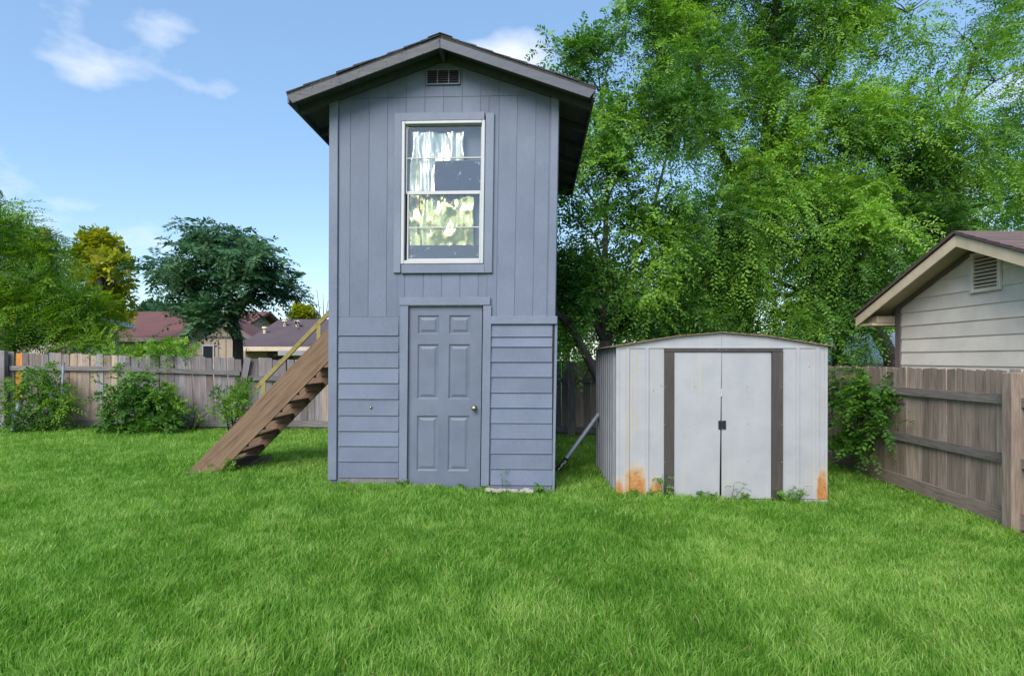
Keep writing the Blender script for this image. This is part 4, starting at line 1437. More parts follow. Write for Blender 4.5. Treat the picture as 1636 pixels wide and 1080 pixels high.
MB().box((X(432, d3 + .5), d3 + .42, -.4), (X(465, d3 + .5), d3 + .438, Zp(566, d3 + .5))).build('pane', M['glass_dark'], fo)
aw = MB().bbox((X(455, d3), d3 - .6, Zp(567, d3) - .03), (X(520, d3), d3 + .48, Zp(560, d3)), .01).build('awning', M['white_vinyl'], h3)
for (u, v, t) in ((423, 543, .45), (455, 521, .72), (475, 523, .70)):
    c = Vector((X(u, d3 + 4 * t), d3 + 4 * t, ez + (rz_ - ez) * t))
    MB().tube([c + Vector((0, 0, -.05)), c + Vector((0, 0, .16)), c + Vector((0, 0, .17)), c + Vector((0, 0, .24))], [.06, .06, .11, .09], 10).build('roof_vent', M['tan_trim'], h3r)

# pale-roofed shed beyond the right corner
gable_house('grey_roofed_house', 'low house with pale grey shingle roof behind the right fence corner', X(1180, 16), X(1560, 16), 16, 21, Zp(577, 15.5), .75, 'tan_wall', 'grey_roof', 'x', .5, 'taupe', [])


# ------------------------------------------------------------------ vegetation
def unit(a):
    return a / np.maximum(np.linalg.norm(a, axis=1, keepdims=True), 1e-9)


def fronds(P, D, L, nl, leaf_l, leaf_w, droop, rg, tint, spread=1.0, flat=0.5, tint_j=0.12):
    """P origins (n,3), D unit directions, L lengths -> leaf quads along drooping fronds, leaflets in two ranks"""
    n = len(P)
    t = (np.arange(nl) + 0.6) / nl
    t = np.tile(t, (n, 1)) + rg.uniform(-.3 / nl, .3 / nl, (n, nl))
    Lc = L[:, None]
    pos = P[:, None, :] + D[:, None, :] * (t * Lc)[:, :, None]
    pos[:, :, 2] -= droop * (t ** 2) * Lc
    tang = np.repeat(D[:, None, :], nl, 1).copy()
    tang[:, :, 2] -= 2 * droop * t
    tang = unit(tang.reshape(-1, 3))
    pos = pos.reshape(-1, 3)
    up = rg.normal(0, flat, (n, 3)); up[:, 2] += 1.0
    up = np.repeat(up, nl, 0)
    side = unit(np.cross(tang, up))
    sgn = np.where((np.arange(nl) % 2) == 0, 1.0, -1.0)
    sgn = np.tile(sgn, n)[:, None]
    ld = unit(side * sgn * spread + tang * 0.75 + rg.normal(0, .22, pos.shape))
    nrm = unit(np.cross(side, tang) + rg.normal(0, .35, pos.shape))
    wd = unit(np.cross(nrm, ld))
    tt = t.reshape(-1)
    sc = (0.75 + 0.5 * np.sin(np.pi * np.clip(tt, 0, 1))) * rg.uniform(.75, 1.25, len(tt))
    l = (leaf_l * sc)[:, None]; w = (leaf_w * sc)[:, None]
    V = np.stack([pos, pos + ld * l * .45 + wd * w * .5, pos + ld * l + nrm * l * -.08, pos + ld * l * .45 - wd * w * .5], 1).reshape(-1, 3)
    m = len(pos)
    F = np.arange(m * 4).reshape(m, 4)
    tn_ = np.repeat(tint, nl) + rg.normal(0, tint_j, m)
    return V, F, np.repeat(np.clip(tn_, 0, 1), 4)


def crown_pts(c, r, n, rg, shell=2.2, gap_s=0.0, gap_t=0.0, seed=0):
    d = unit(rg.normal(0, 1, (n * 2, 3)))
    q = rg.random(n * 2) ** (1 / shell)
    P = np.array(c) + d * q[:, None] * np.array(r)
    if gap_s:
        keep = vnoise(P, gap_s, seed) > gap_t
        P, d = P[keep], d[keep]
    return P[:n], d[:n]


def curve_path(a, b, rg, bow=.12, n=5, sag=0.0):
    a, b = np.array(a, float), np.array(b, float)
    L = np.linalg.norm(b - a)
    off = rg.normal(0, bow * L, 3)
    ts = np.linspace(0, 1, n)
    return [tuple(a + (b - a) * t + off * math.sin(math.pi * t) * .5 + np.array([0, 0, sag * L * math.sin(math.pi * t)])) for t in ts]


def tree(name, label, cat, base, stems, lobes, leaf, seed, group=None, dens=1.0, frond_l=(.3, .55), nl=14, leaf_l=.055, leaf_w=.022, droop=.45, wood='bark',
         tint=(.45, .22), gap=(1.1, .33), up=.15, br=.03, sub=4, spread=1.0, flat=.5, part='crown', zs=1.0):
    """stems: list of (points, radii); lobes: (centre, radii, fronds, tint offset)"""
    rg = np.random.default_rng(seed)
    root = thing(name, label, cat, base, group)
    mb = MB()
    sp_ = []
    for pts, rad in stems:
        mb.tube(pts, rad, 8)
        sp_ += [(np.array(p, float), r_) for p, r_ in zip(pts, rad)]
    VV, FF, TT = [], [], []
    nv = 0
    for li, (c, r, nf, to) in enumerate(lobes):
        c = np.array(c, float)
        # branch from the nearest stem point that lies lower than the lobe
        bp, brd = min(sp_, key=lambda s: np.linalg.norm(s[0] - c) + (1.5 if s[0][2] > c[2] + .3 else 0))
        L = np.linalg.norm(c - bp)
        r0 = min(brd * .7, br * (1 + L * .25))
        mb.tube(curve_path(bp, c, rg, .10, 6, .05), list(np.linspace(r0, r0 * .45, 6)), 6)
        for k in range(sub):
            d = unit(rg.normal(0, 1, (1, 3)))[0]
            d[2] = abs(d[2]) * .8
            e = c + d * np.array(r) * .8
            mb.tube(curve_path(c, e, rg, .12, 4), list(np.linspace(r0 * .45, r0 * .12, 4)), 5, False)
        n = int(nf * dens)
        P, d = crown_pts(c, r, n, rg, 2.0, gap[0], gap[1], seed + li)
        if len(P) == 0:
            continue
        D = d * .75 + rg.normal(0, .55, d.shape)
        if cat == 'tree':
            wv = np.stack([vnoise(P, 1.1, seed + 71), vnoise(P, 1.1, seed + 72), vnoise(P, 1.1, seed + 73)], 1) - .5
            D = D + wv * 2.6
        D[:, 2] = D[:, 2] * zs + up
        D = unit(D)
        Lf = rg.uniform(frond_l[0], frond_l[1], len(P))
        cl = (vnoise(P, 1.3, seed + 50) - .5) * 1.25
        ti = np.clip(tint[0] + to + cl + rg.normal(0, tint[1], len(P)) * .8, 0, 1)
        V, F, Tn = fronds(P, D, Lf, nl, leaf_l, leaf_w, droop, rg, ti, spread, flat)
        VV.append(V); FF.append(F + nv); TT.append(Tn); nv += len(V)
    mb.build('trunk' if cat == 'tree' else 'stems', M[wood], root, smooth=True)
    V = np.concatenate(VV) - np.array(base)
    o = bpy.data.objects.new(part, np_mesh(part, V, np.concatenate(FF), M[leaf], {'tint': np.concatenate(TT)}))
    COL.objects.link(o)
    o.parent = root
    return root


def lob(u, v, d, ru, rv, nf, to=0.0, rd=None):
    s = d / FPX
    return (tuple(at(u, v, d)), (ru * s, (rd if rd else (ru + rv) / 2 * s), rv * s), nf, to)


def stem(pts, r0, r1):
    n = len(pts)
    return ([tuple(at(*p)) for p in pts], [r0 + (r1 - r0) * (i / (n - 1)) ** .8 for i in range(n)])


# --- right: multi-stem tree behind the white shed
bA = at(966, 690, 9.9); bA.z = G(bA.x, bA.y)
sA = [([tuple(bA - Vector((0, 0, .1))), tuple(at(968, 600, 9.9)), tuple(at(968, 545, 9.9))], [.13, .115, .11]),
      stem([(967, 548, 9.9), (955, 525, 9.9), (925, 495, 9.8), (890, 450, 9.6), (868, 400, 9.5)], .07, .03),
      stem([(967, 548, 9.9), (963, 490, 9.9), (966, 430, 10), (968, 350, 10.1), (972, 260, 10.2), (960, 150, 10.2)], .085, .02),
      stem([(969, 550, 9.9), (983, 510, 9.9), (992, 470, 10), (1015, 420, 10.1), (1045, 330, 10.3), (1070, 230, 10.4)], .07, .02)]
lA = [lob(935, 470, 9.7, 60, 55, 210, -.12), lob(1010, 470, 10, 70, 50, 260, -.12), lob(950, 380, 9.9, 65, 60, 230, -.05), lob(1040, 390, 10.1, 75, 60, 330, -.08),
      lob(985, 290, 10.1, 75, 60, 300, -.02), lob(1075, 300, 10.3, 70, 70, 330, -.05), lob(950, 205, 10.1, 55, 55, 190, .0), lob(1030, 190, 10.3, 75, 60, 290, .08),
      lob(955, 100, 10.2, 60, 50, 150, .0), lob(900, 85, 10.2, 45, 22, 55, -.05), lob(930, 290, 9.8, 40, 50, 110, -.05), lob(1090, 180, 10.5, 60, 60, 220, .05), lob(985, 60, 10.3, 35, 35, 70, 0), lob(1000, 520, 10.4, 60, 26, 150, -.2), lob(1070, 500, 10.6, 60, 30, 190, -.2), lob(920, 420, 10, 45, 40, 120, -.1), lob(1085, 440, 10.6, 50, 40, 170, -.15)]
tree('elm_tree', 'multi-stemmed green tree directly behind the white shed', 'tree', tuple(bA), sA, lA, 'leaf_tree', 101, 'trees behind the sheds', 1.25, (.3, .6), 15, .075, .032, gap=(1.1, .45), tint=(.5, .25))
# dark leaning trunk next to it
bB = at(985, 690, 9.3); bB.z = G(bB.x, bB.y)
sB = [([tuple(bB - Vector((0, 0, .1))), tuple(at(968, 630, 9.3)), tuple(at(950, 592, 9.3)), tuple(at(930, 556, 9.3)), tuple(at(910, 518, 9.3)), tuple(at(884, 496, 9.2)), tuple(at(850, 440, 9.5))], [.09, .08, .075, .068, .06, .05, .03])]
lB = [lob(900, 545, 9.6, 40, 30, 90, -.05), lob(915, 470, 9.5, 35, 30, 80, -.1), lob(870, 420, 9.7, 45, 40, 90, -.1)]
tree('leaning_tree', 'dark curved trunk leaning left behind the white shed', 'tree', tuple(bB), sB, lB, 'leaf_tree', 102, 'trees behind the sheds', .8, (.3, .6), 14, .07, .03)

# --- right: tall tree, middle
bC = at(1180, 600, 13.0); bC.z = G(bC.x, bC.y)
sC = [([tuple(bC - Vector((0, 0, .1))), tuple(at(1185, 480, 13)), tuple(at(1200, 360, 13)), tuple(at(1225, 240, 13)), tuple(at(1235, 110, 13)), tuple(at(1245, -40, 13)), tuple(at(1240, -180, 13))], [.26, .22, .19, .16, .13, .09, .04]),
      stem([(1205, 330, 13), (1150, 240, 12.8), (1120, 130, 12.6), (1100, 20, 12.5)], .12, .03),
      stem([(1225, 240, 13), (1300, 160, 12.8), (1350, 60, 12.6), (1390, -40, 12.6)], .11, .03),
      stem([(1190, 440, 13), (1250, 400, 12.6), (1330, 370, 12.2)], .10, .03)]
lC = []
for (u, v, ru, rv, n, to) in ((1060, 60, 90, 60, 300, -.05), (1150, 20, 90, 60, 330, -.1), (1250, 20, 90, 60, 200, -.12), (1340, 30, 90, 60, 300, -.1), (1120, 140, 90, 70, 360, .02), (1210, 130, 80, 60, 150, -.15),
                              (1310, 130, 90, 60, 330, -.08), (1400, 90, 80, 60, 260, -.05), (1170, 240, 90, 60, 340, -.05), (1260, 220, 80, 60, 190, -.08), (1350, 210, 85, 60, 330, .10), (1440, 190, 80, 60, 300, .12),
                              (1230, 310, 80, 55, 300, .12), (1180, -60, 120, 60, 260, -.05), (1320, -60, 120, 60, 260, -.05), (1050, -30, 80, 50, 200, -.05), (1450, 20, 60, 45, 130, 0)):
    d = 12.6 + RNG.uniform(-.8, .6)
    lC.append(lob(u, v, d, ru, rv, n, to))
tree('tall_elm_tree', 'tall feathery tree towering over the middle of the white shed', 'tree', tuple(bC), sC, lC, 'leaf_tree', 103, 'trees behind the sheds', 1.5, (.5, .9), 22, .080, .029, .55, gap=(.9, .48), br=.035, tint=(.62, .3))

# --- right: dense dark tree low behind the shed's right half
bD = at(1345, 610, 12.6); bD.z = G(bD.x, bD.y)
sD = [([tuple(bD - Vector((0, 0, .1))), tuple(at(1338, 560, 12.6)), tuple(at(1350, 500, 12.6)), tuple(at(1335, 430, 12.4)), tuple(at(1310, 340, 12.2))], [.13, .12, .11, .09, .05]),
      stem([(1345, 530, 12.6), (1290, 470, 12.2), (1220, 440, 12), (1150, 420, 11.8)], .08, .03)]
lD = []
for (u, v, ru, rv, n, to) in ((1130, 480, 70, 45, 260, -.12), (1190, 420, 80, 60, 380, -.12), (1270, 440, 85, 60, 420, -.3), (1340, 440, 70, 60, 340, -.3), (1150, 360, 70, 55, 320, .02), (1230, 350, 80, 60, 380, -.02),
                              (1310, 360, 85, 60, 400, -.12), (1390, 390, 75, 60, 340, .0), (1380, 470, 55, 50, 230, -.05), (1310, 500, 60, 35, 200, -.22), (1230, 500, 60, 28, 150, -.15), (1270, 280, 90, 50, 360, .22), (1120, 430, 60, 50, 230, -.05), (1365, 310, 80, 50, 320, .12), (1150, 515, 60, 24, 170, -.2), (1080, 470, 50, 40, 150, -.15), (1290, 520, 50, 22, 130, -.25)):
    lD.append(lob(u, v, 11.9 + RNG.uniform(-.6, .5), ru, rv, n, to))
tree('shade_tree', 'dense dark green tree hanging over the right half of the white shed', 'tree', tuple(bD), sD, lD, 'leaf_tree', 104, 'trees behind the sheds', 1.5, (.4, .75), 20, .075, .031, .6, gap=(1.0, .42), br=.03, tint=(.56, .3))

# --- right: big tree rising behind the cream outbuilding
bE = at(1440, 640, 13.5); bE.z = G(bE.x, bE.y)
sE = [([tuple(bE - Vector((0, 0, .1))), tuple(at(1424, 572, 13.5)), tuple(at(1395, 516, 13.4)), tuple(at(1390, 440, 13.4)), tuple(at(1430, 360, 13.4))], [.19, .17, .16, .14, .12]),
      stem([(1430, 360, 13.4), (1495, 270, 13), (1525, 190, 12.8), (1560, 80, 12.6)], .11, .03),
      stem([(1430, 360, 13.4), (1560, 330, 13.4), (1680, 300, 13.2)], .09, .03)]
lE = []
for (u, v, ru, rv, n, to) in ((1450, 300, 85, 55, 330, .0), (1530, 250, 90, 60, 350, .05), (1610, 220, 90, 60, 330, .0), (1490, 370, 80, 45, 280, -.08), (1580, 320, 90, 45, 290, -.1), (1500, 150, 90, 60, 300, .12), (1590, 130, 90, 60, 300, .15),
                              (1660, 60, 70, 60, 170, .0), (1470, 440, 45, 30, 90, .1), (1690, 300, 90, 70, 300, -.05), (1690, 170, 80, 70, 280, .05), (1420, 400, 55, 45, 190, -.02), (1540, 60, 60, 40, 110, 0), (1620, 20, 60, 40, 90, 0)):
    lE.append(lob(u, v, 12.9 + RNG.uniform(-.7, .6), ru, rv, n, to))
tree('broad_elm_tree', 'broad feathery tree rising behind the cream outbuilding roof', 'tree', tuple(bE), sE, lE, 'leaf_tree', 105, 'trees behind the sheds', 1.5, (.5, .9), 22, .080, .029, .5, gap=(.9, .47), br=.035, tint=(.64, .3))

# --- far filler trees that close the gaps under the crowns
for i, (u, d, w, h_, lab) in enumerate(((905, 19, 90, 120, 'pale green tree far behind the gap between the sheds'), (1020, 21, 110, 110, 'far green tree just left of the white shed ridge'), (1150, 22, 110, 70, 'low far tree above the white shed ridge'), (1385, 24, 90, 80, 'light green far tree behind the grey roof'))):
    b = at(u, 600, d); b.z = G(b.x, b.y)
    c = 560 - h_ * .45
    st = [([tuple(b), tuple(at(u, 560, d)), tuple(at(u, c, d))], [.14, .11, .05])]
    ls = [lob(u + RNG.uniform(-w * .6, w * .6), 560 - h_ * RNG.uniform(.0, .9), d + RNG.uniform(-1, 1), w * .5, h_ * .30, 120, .1) for _ in range(10)]
    tree('far_tree', lab, 'tree', tuple(b), st, ls, 'leaf_tree', 120 + i, 'far trees', 1.0, (.5, .9), 10, .13, .06, .3, gap=(.7, .36))

# --- left: dark tree in front of the red roof
bF = at(382, 600, 15); bF.z = G(bF.x, bF.y)
sF = [([tuple(bF - Vector((0, 0, .1))), tuple(at(380, 545, 15)), tuple(at(374, 515, 15)), tuple(at(368, 480, 15)), tuple(at(350, 420, 15))], [.16, .13, .12, .09, .04]),
      stem([(378, 545, 15), (366, 518, 14.9), (340, 490, 14.8), (300, 470, 14.6)], .09, .03),
      stem([(374, 515, 15), (400, 470, 15), (430, 440, 14.9)], .07, .03)]
lF = []
for (u, v, ru, rv, n, to) in ((330, 372, 30, 9, 55, .1), (372, 378, 26, 9, 45, .1), (300, 398, 38, 11, 75, .1), (262, 418, 26, 9, 45, .1), (395, 388, 22, 10, 40, .05), (345, 400, 40, 13, 80, .05), (410, 415, 34, 12, 70, .05), (285, 435, 36, 13, 75, .1), (435, 438, 26, 13, 55, .1), (250, 440, 16, 8, 25, .1),
                              (345, 430, 44, 15, 90, .0), (385, 445, 40, 15, 80, .0), (320, 462, 40, 15, 85, -.05), (425, 465, 28, 14, 60, .05), (452, 470, 16, 10, 28, .1), (365, 478, 40, 14, 75, -.1), (305, 488, 26, 10, 50, -.15), (335, 500, 28, 11, 50, -.2), (318, 512, 22, 9, 36, -.25), (340, 520, 14, 8, 16, -.2)):
    lF.append(lob(u, v, 15 + RNG.uniform(-.9, .7), ru, rv, n, to, rd=1.0))
tree('chinaberry_tree', 'dark green tree with drooping compound leaves before the red roof', 'tree', tuple(bF), sF, lF, 'leaf_dark', 131, None, 1.3, (.45, .75), 19, .13, .050, .42, gap=(1.3, .36), up=.16, zs=.45, br=.035, tint=(.5, .2), flat=.2)

# --- left edge: feathery tree behind the fence
bG_ = at(12, 620, 13.2); bG_.z = G(bG_.x, bG_.y)
sG = [([tuple(bG_ - Vector((0, 0, .1))), tuple(at(14, 540, 13.2)), tuple(at(5, 470, 13.2)), tuple(at(-10, 400, 13.2))], [.14, .12, .10, .06]),
      stem([(10, 562, 13.0), (50, 545, 12.8), (95, 530, 12.6)], .035, .012),
      stem([(8, 490, 13.2), (35, 465, 13), (90, 430, 12.8)], .05, .02)]
lG = []
for (u, v, ru, rv, n, to) in ((10, 375, 40, 22, 110, -.05), (-45, 360, 55, 45, 180, -.05), (20, 415, 50, 24, 180, -.02), (75, 425, 45, 18, 130, .0), (45, 455, 52, 24, 190, .02), (110, 455, 42, 18, 120, .1), (140, 480, 28, 18, 90, .2), (160, 495, 16, 14, 45, .3),
                              (5, 480, 45, 24, 140, -.02), (75, 490, 50, 18, 140, .05), (20, 525, 45, 14, 75, -.2), (80, 525, 45, 12, 60, .05), (-50, 470, 60, 55, 250, -.05), (60, 368, 30, 5, 25, -.1), (85, 380, 24, 4, 16, -.1), (130, 520, 28, 10, 40, .15), (0, 330, 22, 10, 16, -.2), (25, 548, 40, 9, 60, -.1), (90, 550, 38, 8, 50, .1), (-20, 540, 40, 14, 70, -.1), (55, 510, 40, 12, 70, 0), (150, 548, 26, 7, 30, .2)):
    lG.append(lob(u, v, 13.0 + RNG.uniform(-.6, .6), ru, rv, n, to))
tree('mesquite_tree', 'feathery light green tree overhanging the left end of the back fence', 'tree', tuple(bG_), sG, lG, 'leaf_fern', 141, None, 1.8, (.5, .9), 28, .085, .019, .35, gap=(1.0, .36), br=.035)
# yellow-green tree and broken trunk
bH = at(165, 610, 21); bH.z = G(bH.x, bH.y)
sH = [([tuple(bH - Vector((0, 0, .1))), tuple(at(165, 540, 21)), tuple(at(162, 470, 21)), tuple(at(163, 395, 21))], [.18, .15, .12, .04])]
lH = [lob(u, v, 21 + RNG.uniform(-.7, .7), ru, rv, n, to) for (u, v, ru, rv, n, to) in ((163, 390, 20, 16, 120, .0), (145, 410, 30, 16, 150, -.15), (172, 425, 26, 20, 170, -.1), (190, 420, 14, 12, 60, .1), (150, 445, 35, 18, 170, -.05), (185, 450, 18, 16, 90, .0), (170, 480, 34, 24, 200, .0), (185, 510, 22, 14, 80, .1))]
tree('yellow_tree', 'olive yellow tree rising behind the feathery tree', 'tree', tuple(bH), sH, lH, 'leaf_yellow', 142, None, 1.0, (.3, .5), 9, .17, .10, .2, gap=(.9, .3), up=.5)
bI = at(72, 600, 17); bI.z = G(bI.x, bI.y)
tr_ = thing('broken_trunk', 'bare broken trunk top poking above the feathery tree', 'tree', tuple(bI))
MB().tube([bI, at(72, 480, 17), at(71, 400, 17), at(72, 366, 17)], [.19, .17, .15, .14], 9).build('trunk', M['fence_tan'], tr_, smooth=True)
for k in range(6):
    a = at(72, 372 + 3 * k, 17)
    MB().tube([a, a + Vector((random.uniform(-.5, .7), random.uniform(-.3, .3), random.uniform(.05, .25)))], [.03, .008], 5).build('twig', M['bark'], tr_)
# far trees on the left horizon
for i, (u, v, d, w, leaf, lab) in enumerate(((247, 494, 45, 26, 'leaf_dark', 'far dark tree on the horizon beside the red roof'), (290, 497, 48, 20, 'leaf_dark', 'small far dark tree above the red roof ridge'), (483, 503, 40, 14, 'leaf_yellow', 'small yellow bush top above the plum roof'), (425, 525, 32, 22, 'leaf_shrub', 'green tree between the two roofs beside the dark tree'))):
    b = at(u, 590, d); b.z = G(b.x, b.y)
    st = [([tuple(b), tuple(at(u, 540, d)), tuple(at(u, v, d))], [.2, .16, .06])]
    ls = [lob(u + RNG.uniform(-w, w) * .8, v + RNG.uniform(-.3, 1.2) * w * .5, d + RNG.uniform(-1, 1), w * .5, w * .4, 60, 0) for _ in range(7)]
    tree('horizon_tree', lab, 'tree', tuple(b), st, ls, leaf, 150 + i, 'trees on the horizon', 1.0, (.5, .9), 8, .28, .16, .2, gap=(.4, .3))
bJ = at(518, 575, 30); bJ.z = G(bJ.x, bJ.y)
bt = thing('bare_tree', 'leafless thin branches above the plum roof beside the tower', 'tree', tuple(bJ))
mb = MB()
for (du, tv) in ((-24, 472), (-12, 462), (-2, 470), (6, 480), (-18, 490)):
    mb.tube([at(518, 560, 30), at(518 + du * .3, 530, 30), at(518 + du * .6, 500, 30), at(518 + du, tv, 30)], [.05, .04, .025, .010], 6)
mb.build('trunk', M['bark'], bt)

# --- shrubs
def shrub(label, u, vb, d, lobes, leaf, seed, name='shrub', **kw):
    b = at(u, vb, d); b.z = G(b.x, b.y)
    st = []
    for (c, r, n, to) in lobes:
        st.append(([tuple(b + Vector((random.uniform(-.08, .08), random.uniform(-.05, .05), -.03))), tuple((b * .45 + Vector(c) * .55) + Vector((0, 0, .05))), tuple(c)], [.018, .013, .007]))
    a = dict(frond_l=(.18, .36), nl=11, leaf_l=.055, leaf_w=.026, droop=.45, gap=(2.5, .30), br=.01, sub=3, up=.2, part='foliage')
    a.update(kw)
    return tree(name, label, 'shrub', tuple(b), st, lobes, leaf, seed, 'shrubs along the fences', **a)


def L2(d, *rows):
    return [lob(u, v, d + RNG.uniform(-.15, .15), ru, rv, n, to) for (u, v, ru, rv, n, to) in rows]


shrub('thin leafy shrub between the two metal posts at the fence corner', 65, 688, 11.15, L2(11.15, (60, 610, 32, 18, 90, .0), (85, 640, 26, 28, 110, -.12), (55, 650, 30, 26, 110, -.15), (30, 618, 28, 10, 40, .1), (88, 672, 22, 14, 70, -.1), (45, 676, 24, 10, 60, -.1), (15, 652, 18, 8, 25, .1), (70, 592, 22, 8, 30, .1), (104, 648, 14, 10, 30, .2)), 'leaf_shrub', 201)
shrub('full bright green bush at the middle of the back fence', 222, 690, 10.95, L2(10.95, (215, 610, 26, 14, 80, .0), (250, 632, 34, 18, 130, .22), (210, 640, 36, 20, 150, .12), (185, 632, 24, 22, 80, .1), (260, 650, 32, 22, 140, .12), (225, 662, 44, 22, 200, -.08), (190, 675, 32, 16, 120, -.05), (255, 678, 34, 14, 130, -.1), (225, 683, 50, 10, 120, -.15)), 'leaf_shrub', 202, nl=12, leaf_w=.032, frond_l=(.14, .28), dens=.85)
shrub('small upright shrub beside the foot of the stairs', 372, 684, 10.6, L2(10.6, (390, 622, 9, 14, 40, .0), (381, 636, 14, 16, 60, .05), (368, 652, 16, 16, 60, .0), (352, 632, 10, 12, 28, .05), (372, 668, 16, 12, 60, -.1), (390, 650, 10, 18, 40, -.1)), 'leaf_shrub', 203, nl=10, leaf_l=.04, leaf_w=.024, frond_l=(.14, .26), up=.7, droop=.15)
shrub('light green vine sprawling over the top of the back fence', 235, 600, 12.0, L2(11.95, (200, 564, 20, 7, 60, .25), (235, 568, 26, 8, 80, .2), (268, 562, 22, 7, 65, .25), (295, 568, 12, 5, 30, .25), (215, 574, 22, 7, 50, .15), (275, 552, 12, 5, 26, .3), (180, 570, 12, 6, 24, .2)), 'leaf_shrub', 204, name='fence_vine', nl=13, leaf_l=.075, leaf_w=.03, frond_l=(.3, .5))
shrub('tiny weed tuft on the grass by the grey fence', 308, 684, 11.3, L2(11.3, (312, 655, 6, 8, 10, .3), (336, 655, 8, 6, 12, .3), (320, 668, 8, 8, 10, .2)), 'leaf_shrub', 205, leaf_l=.035, leaf_w=.018, frond_l=(.1, .18))
shrub('layered dark green bush in the corner beside the white shed', 1360, 748, 8.9, [lob(*a) for a in ((1362, 600, 8.3, 30, 12, 70, .05), (1345, 628, 8.4, 22, 16, 70, .0), (1392, 618, 7.6, 26, 12, 80, .05), (1350, 662, 8.2, 26, 20, 100, -.08), (1398, 650, 7.5, 26, 14, 80, .0), (1418, 686, 7.2, 20, 6, 36, .1), (1378, 690, 7.8, 30, 14, 90, -.08), (1345, 705, 8.3, 20, 14, 70, -.12), (1384, 712, 7.7, 22, 7, 36, -.05), (1375, 640, 7.9, 26, 14, 70, -.1))], 'leaf_shrub', 206, dens=.62, nl=15, leaf_l=.058, leaf_w=.032, frond_l=(.28, .46), droop=.5, gap=(2.6, .42), flat=.2, zs=.5, tint=(.22, .2))
shrub('light green vine sprig drooping over the fence top behind the shed corner', 1365, 600, 11.5, L2(11.3, (1360, 535, 16, 22, 45, .1), (1385, 552, 18, 14, 40, .05), (1345, 560, 14, 18, 35, .1), (1372, 572, 20, 10, 40, 0)), 'leaf_tree', 207, name='hanging_vine', frond_l=(.2, .35), leaf_l=.06)


# --- small weeds at the feet of the sheds
def weed(label, p, h, n, seed, leaf='leaf_shrub', nl=7, ll=.03, lw=.016):
    rg = np.random.default_rng(seed)
    p = np.array(p)
    root = thing('weed', label, 'weed', tuple(p), 'weeds at the foot of the sheds')
    mb = MB()
    P, D = [], []
    for k in range(n):
        d = np.array([rg.normal(0, .4), rg.normal(0, .25) - .15, 1.0]); d /= np.linalg.norm(d)
        e = p + d * h * rg.uniform(.6, 1)
        mb.tube([tuple(p - np.array([0, 0, .02])), tuple((p + e) / 2 + rg.normal(0, .006, 3)), tuple(e)], [.0035, .003, .0015], 5)
        for q in (.3, .55, .8, 1.0):
            P.append(p + (e - p) * q); D.append(unit(np.array([[rg.normal(0, 1), rg.normal(0, .6) - .3, rg.uniform(.0, .6)]]))[0])
    V, F, Tn = fronds(np.array(P), np.array(D), np.full(len(P), h * .32), nl, ll, lw, .4, rg, np.full(len(P), .55))
    mb.build('stems', M['leaf_shrub'], root)
    o = bpy.data.objects.new('foliage', np_mesh('foliage', V - p, F, M[leaf], {'tint': Tn}))
    COL.objects.link(o); o.parent = root


def gp_(fr, u, y):
    lx = fr.loc(u, 780, y)[0]
    w = fr.W((lx, y, 0))
    return (w.x, w.y, G(w.x, w.y) + .01)


wl = [(S, 1012, -.10, .12, 5, 'leafy weed below the rust patch at the shed corner'), (S, 1040, -.10, .08, 4, 'low weed left of the brown shed jamb'), (S, 1062, -.09, .26, 3, 'climbing weed on the left brown shed jamb'),
      (S, 1120, -.09, .10, 3, 'small weed under the left shed door'), (S, 1137, -.10, .12, 4, 'weed beside the middle of the shed doors'), (S, 1168, -.08, .30, 2, 'tall single weed before the right shed door'), (S, 1190, -.09, .11, 3, 'weed tuft under the right shed door'),
      (S, 1246, -.10, .17, 5, 'leafy weed at the right brown shed jamb'), (S, 1272, -.09, .22, 6, 'brownish bushy weed right of the shed doors'),
      (T, 645, -.09, .11, 5, 'weed tuft at the left foot of the blue door'), (T, 700, -.08, .05, 5, 'low weeds along the blue door sill'), (T, 735, -.08, .06, 5, 'weeds at the middle of the blue door sill'), (T, 772, -.08, .08, 4, 'weed at the right foot of the blue door'), (T, 803, -.10, .26, 1, 'thin weed standing before the right lap siding'),
      (T, 862, -.12, .13, 6, 'leafy weed at the right corner of the tower shed'), (T, 548, -.07, .06, 4, 'weeds at the left corner of the tower shed')]
for i, (fr, u, y, h, n, lab) in enumerate(wl):
    weed(lab, gp_(fr, u, y), h, n, 300 + i)
for i, (u, v, lab) in enumerate(((352, 742, 'weed climbing the near foot of the stairs'), (372, 728, 'weed under the lowest stair tread'), (1575, 815, 'weed sprig at the foot of the right fence'), (1527, 795, 'small weed halfway along the right fence'), (1392, 752, 'weed at the far foot of the right fence'))):
    d = 7.15 if u < 400 else CAMZ + .2
    if u > 400:
        d = 1.62 * FPX / (v + 12 - HY)
    p = at(u, v, d); p.z = G(p.x, p.y)
    weed(lab, tuple(p), .2 if u < 400 else .14, 4, 330 + i)

# --- rubble by the tower corner
rub = random.Random(5)
for k in range(34):
    u = 778 + 72 * rub.random()
    p = gp_(T, u, -.06 - .10 * rub.random())
    s = rub.uniform(.010, .030)
    o = rock('rubble_stone', (p[0], p[1], p[2] + s * .5 + .015), s * 1.5, s * 1.2, s * .7, M['stone'], 400 + k, 8)
    tag(o, 'pale rubble stone at the right foot of the tower shed', 'stone', 'rubble stones by the tower shed')


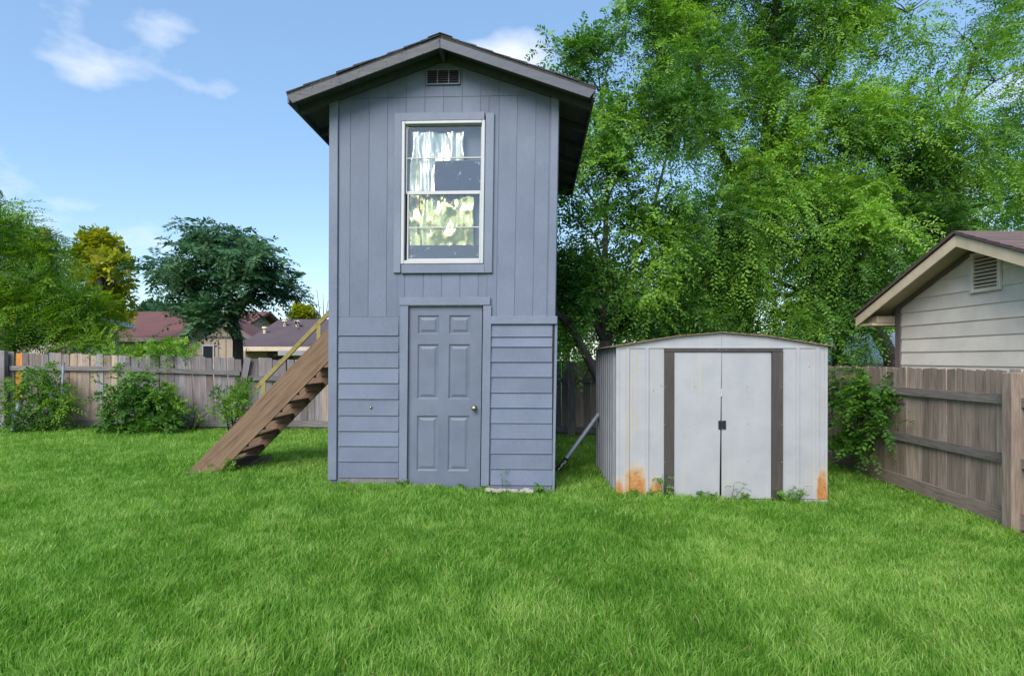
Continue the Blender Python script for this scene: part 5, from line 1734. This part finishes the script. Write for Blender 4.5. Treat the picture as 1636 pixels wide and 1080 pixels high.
# ------------------------------------------------------------------ lawn
def lawn():
    rg = np.random.default_rng(77)
    Xs, Ys, Ds = [], [], []
    for (y0, y1, den) in ((1.2, 2.4, 1500), (2.4, 3.6, 9000), (3.6, 5.0, 7000), (5.0, 7.0, 4800), (7.0, 9.0, 3000), (9.0, 12.6, 1800)):
        w0 = lambda y: .88 * y + 2.2
        xl = -min(12.8, w0(y1)); xr = min(5.6, w0(y1))
        n = int((xr - xl) * (y1 - y0) * den)
        x = rg.uniform(xl, xr, n); y = rg.uniform(y0, y1, n)
        k = (np.abs(x) < w0(y))
        Xs.append(x[k]); Ys.append(y[k])
    x = np.concatenate(Xs); y = np.concatenate(Ys)
    # keep off the sheds, beyond fences
    def inside(fr, x0, x1, y0, y1):
        lx = (x - fr.C.x) * fr.ex.x + (y - fr.C.y) * fr.ex.y
        ly = (x - fr.C.x) * fr.ey.x + (y - fr.C.y) * fr.ey.y
        return (lx > x0) & (lx < x1) & (ly > y0) & (ly < y1)
    bad = inside(T, XL - .01, XR + .0, -.03, DEP) | inside(S, SH[0] - .01, SH[1] + .01, -.06, SDEP)
    bad |= inside(T, T.loc(776, 788)[0], T.loc(852, 788)[0], -.16, 0) & (rg.random(len(x)) < .8)
    bad |= (y > 11.6 - .0384 * (x + 6) - .05) | (x > 4.71 + .0516 * (y - 5.46) - .02)
    bad |= (x > base.x - .04) & (x < base.x + .48) & (y > SD0 - .04) & (y < SD0 + .1)
    x, y = x[~bad], y[~bad]
    n = len(x)
    P3 = np.stack([x, y, 0 * x], 1)
    n1 = vnoise(P3, .9, 1); n2 = vnoise(P3, 3.1, 2); n3 = vnoise(P3, 9.0, 3)
    h = .036 + .018 * n2 + .014 * n1 + .030 * n3 + rg.normal(0, .010, n)
    h = np.clip(h, .022, .125)
    far = np.clip((y - 3) / 9, 0, 1)
    w = (.0052 + .0046 * far) * rg.uniform(.7, 1.3, n)
    # lean follows a slowly turning field, so tufts read as combed patches
    fa = vnoise(P3, 1.4, 5) * 4 * np.pi + vnoise(P3, 5.0, 6) * 3
    la = fa + rg.normal(0, 1.5, n)
    lean = np.clip(rg.normal(.55, .28, n) + .35 * (n3 - .5), .05, 1.3)
    dx_, dy_ = np.cos(la) * lean, np.sin(la) * lean
    fac = rg.uniform(0, 2 * np.pi, n)
    sx, sy = np.cos(fac) * w * .5, np.sin(fac) * w * .5
    z0 = G_np(x, y) - .004 + .02 * (vnoise(P3, .8) - .5)
    b = np.stack([x, y, z0], 1)
    mid = b + np.stack([dx_ * h * .32, dy_ * h * .32, h * .62], 1)
    tip = b + np.stack([dx_ * h * .95, dy_ * h * .95, h * np.clip(1.05 - .28 * lean ** 2, .45, 1)], 1)
    s3 = np.stack([sx, sy, 0 * sx], 1)
    V = np.stack([b - s3, b + s3, mid + s3 * .85, mid - s3 * .85, tip], 1).reshape(-1, 3)
    i5 = np.arange(n)[:, None] * 5
    F = np.concatenate([i5 + np.array([[0, 1, 2]]), i5 + np.array([[0, 2, 3]]), i5 + np.array([[3, 2, 4]])], 0)
    tint = np.clip(.47 + .40 * (n1 - .5) + .35 * (n2 - .5) + .45 * (n3 - .5) + rg.normal(0, .20, n) + (rg.random(n) < .03) * .35, 0, .93)
    tint[rg.random(n) < .012] = 1.0
    o = bpy.data.objects.new('lawn_grass', np_mesh('lawn_grass', V, F, M['grass'], {'tint': np.repeat(tint, 5)}, smooth=True))
    COL.objects.link(o)
    tag(o, 'dense bright green lawn grass covering the yard', 'grass', None, 'stuff')
    print('blades', n, 'tris', sum(len(m.polygons) * (2 if len(m.polygons) and m.polygons[0].loop_total == 4 else 1) for m in bpy.data.meshes))


lawn()
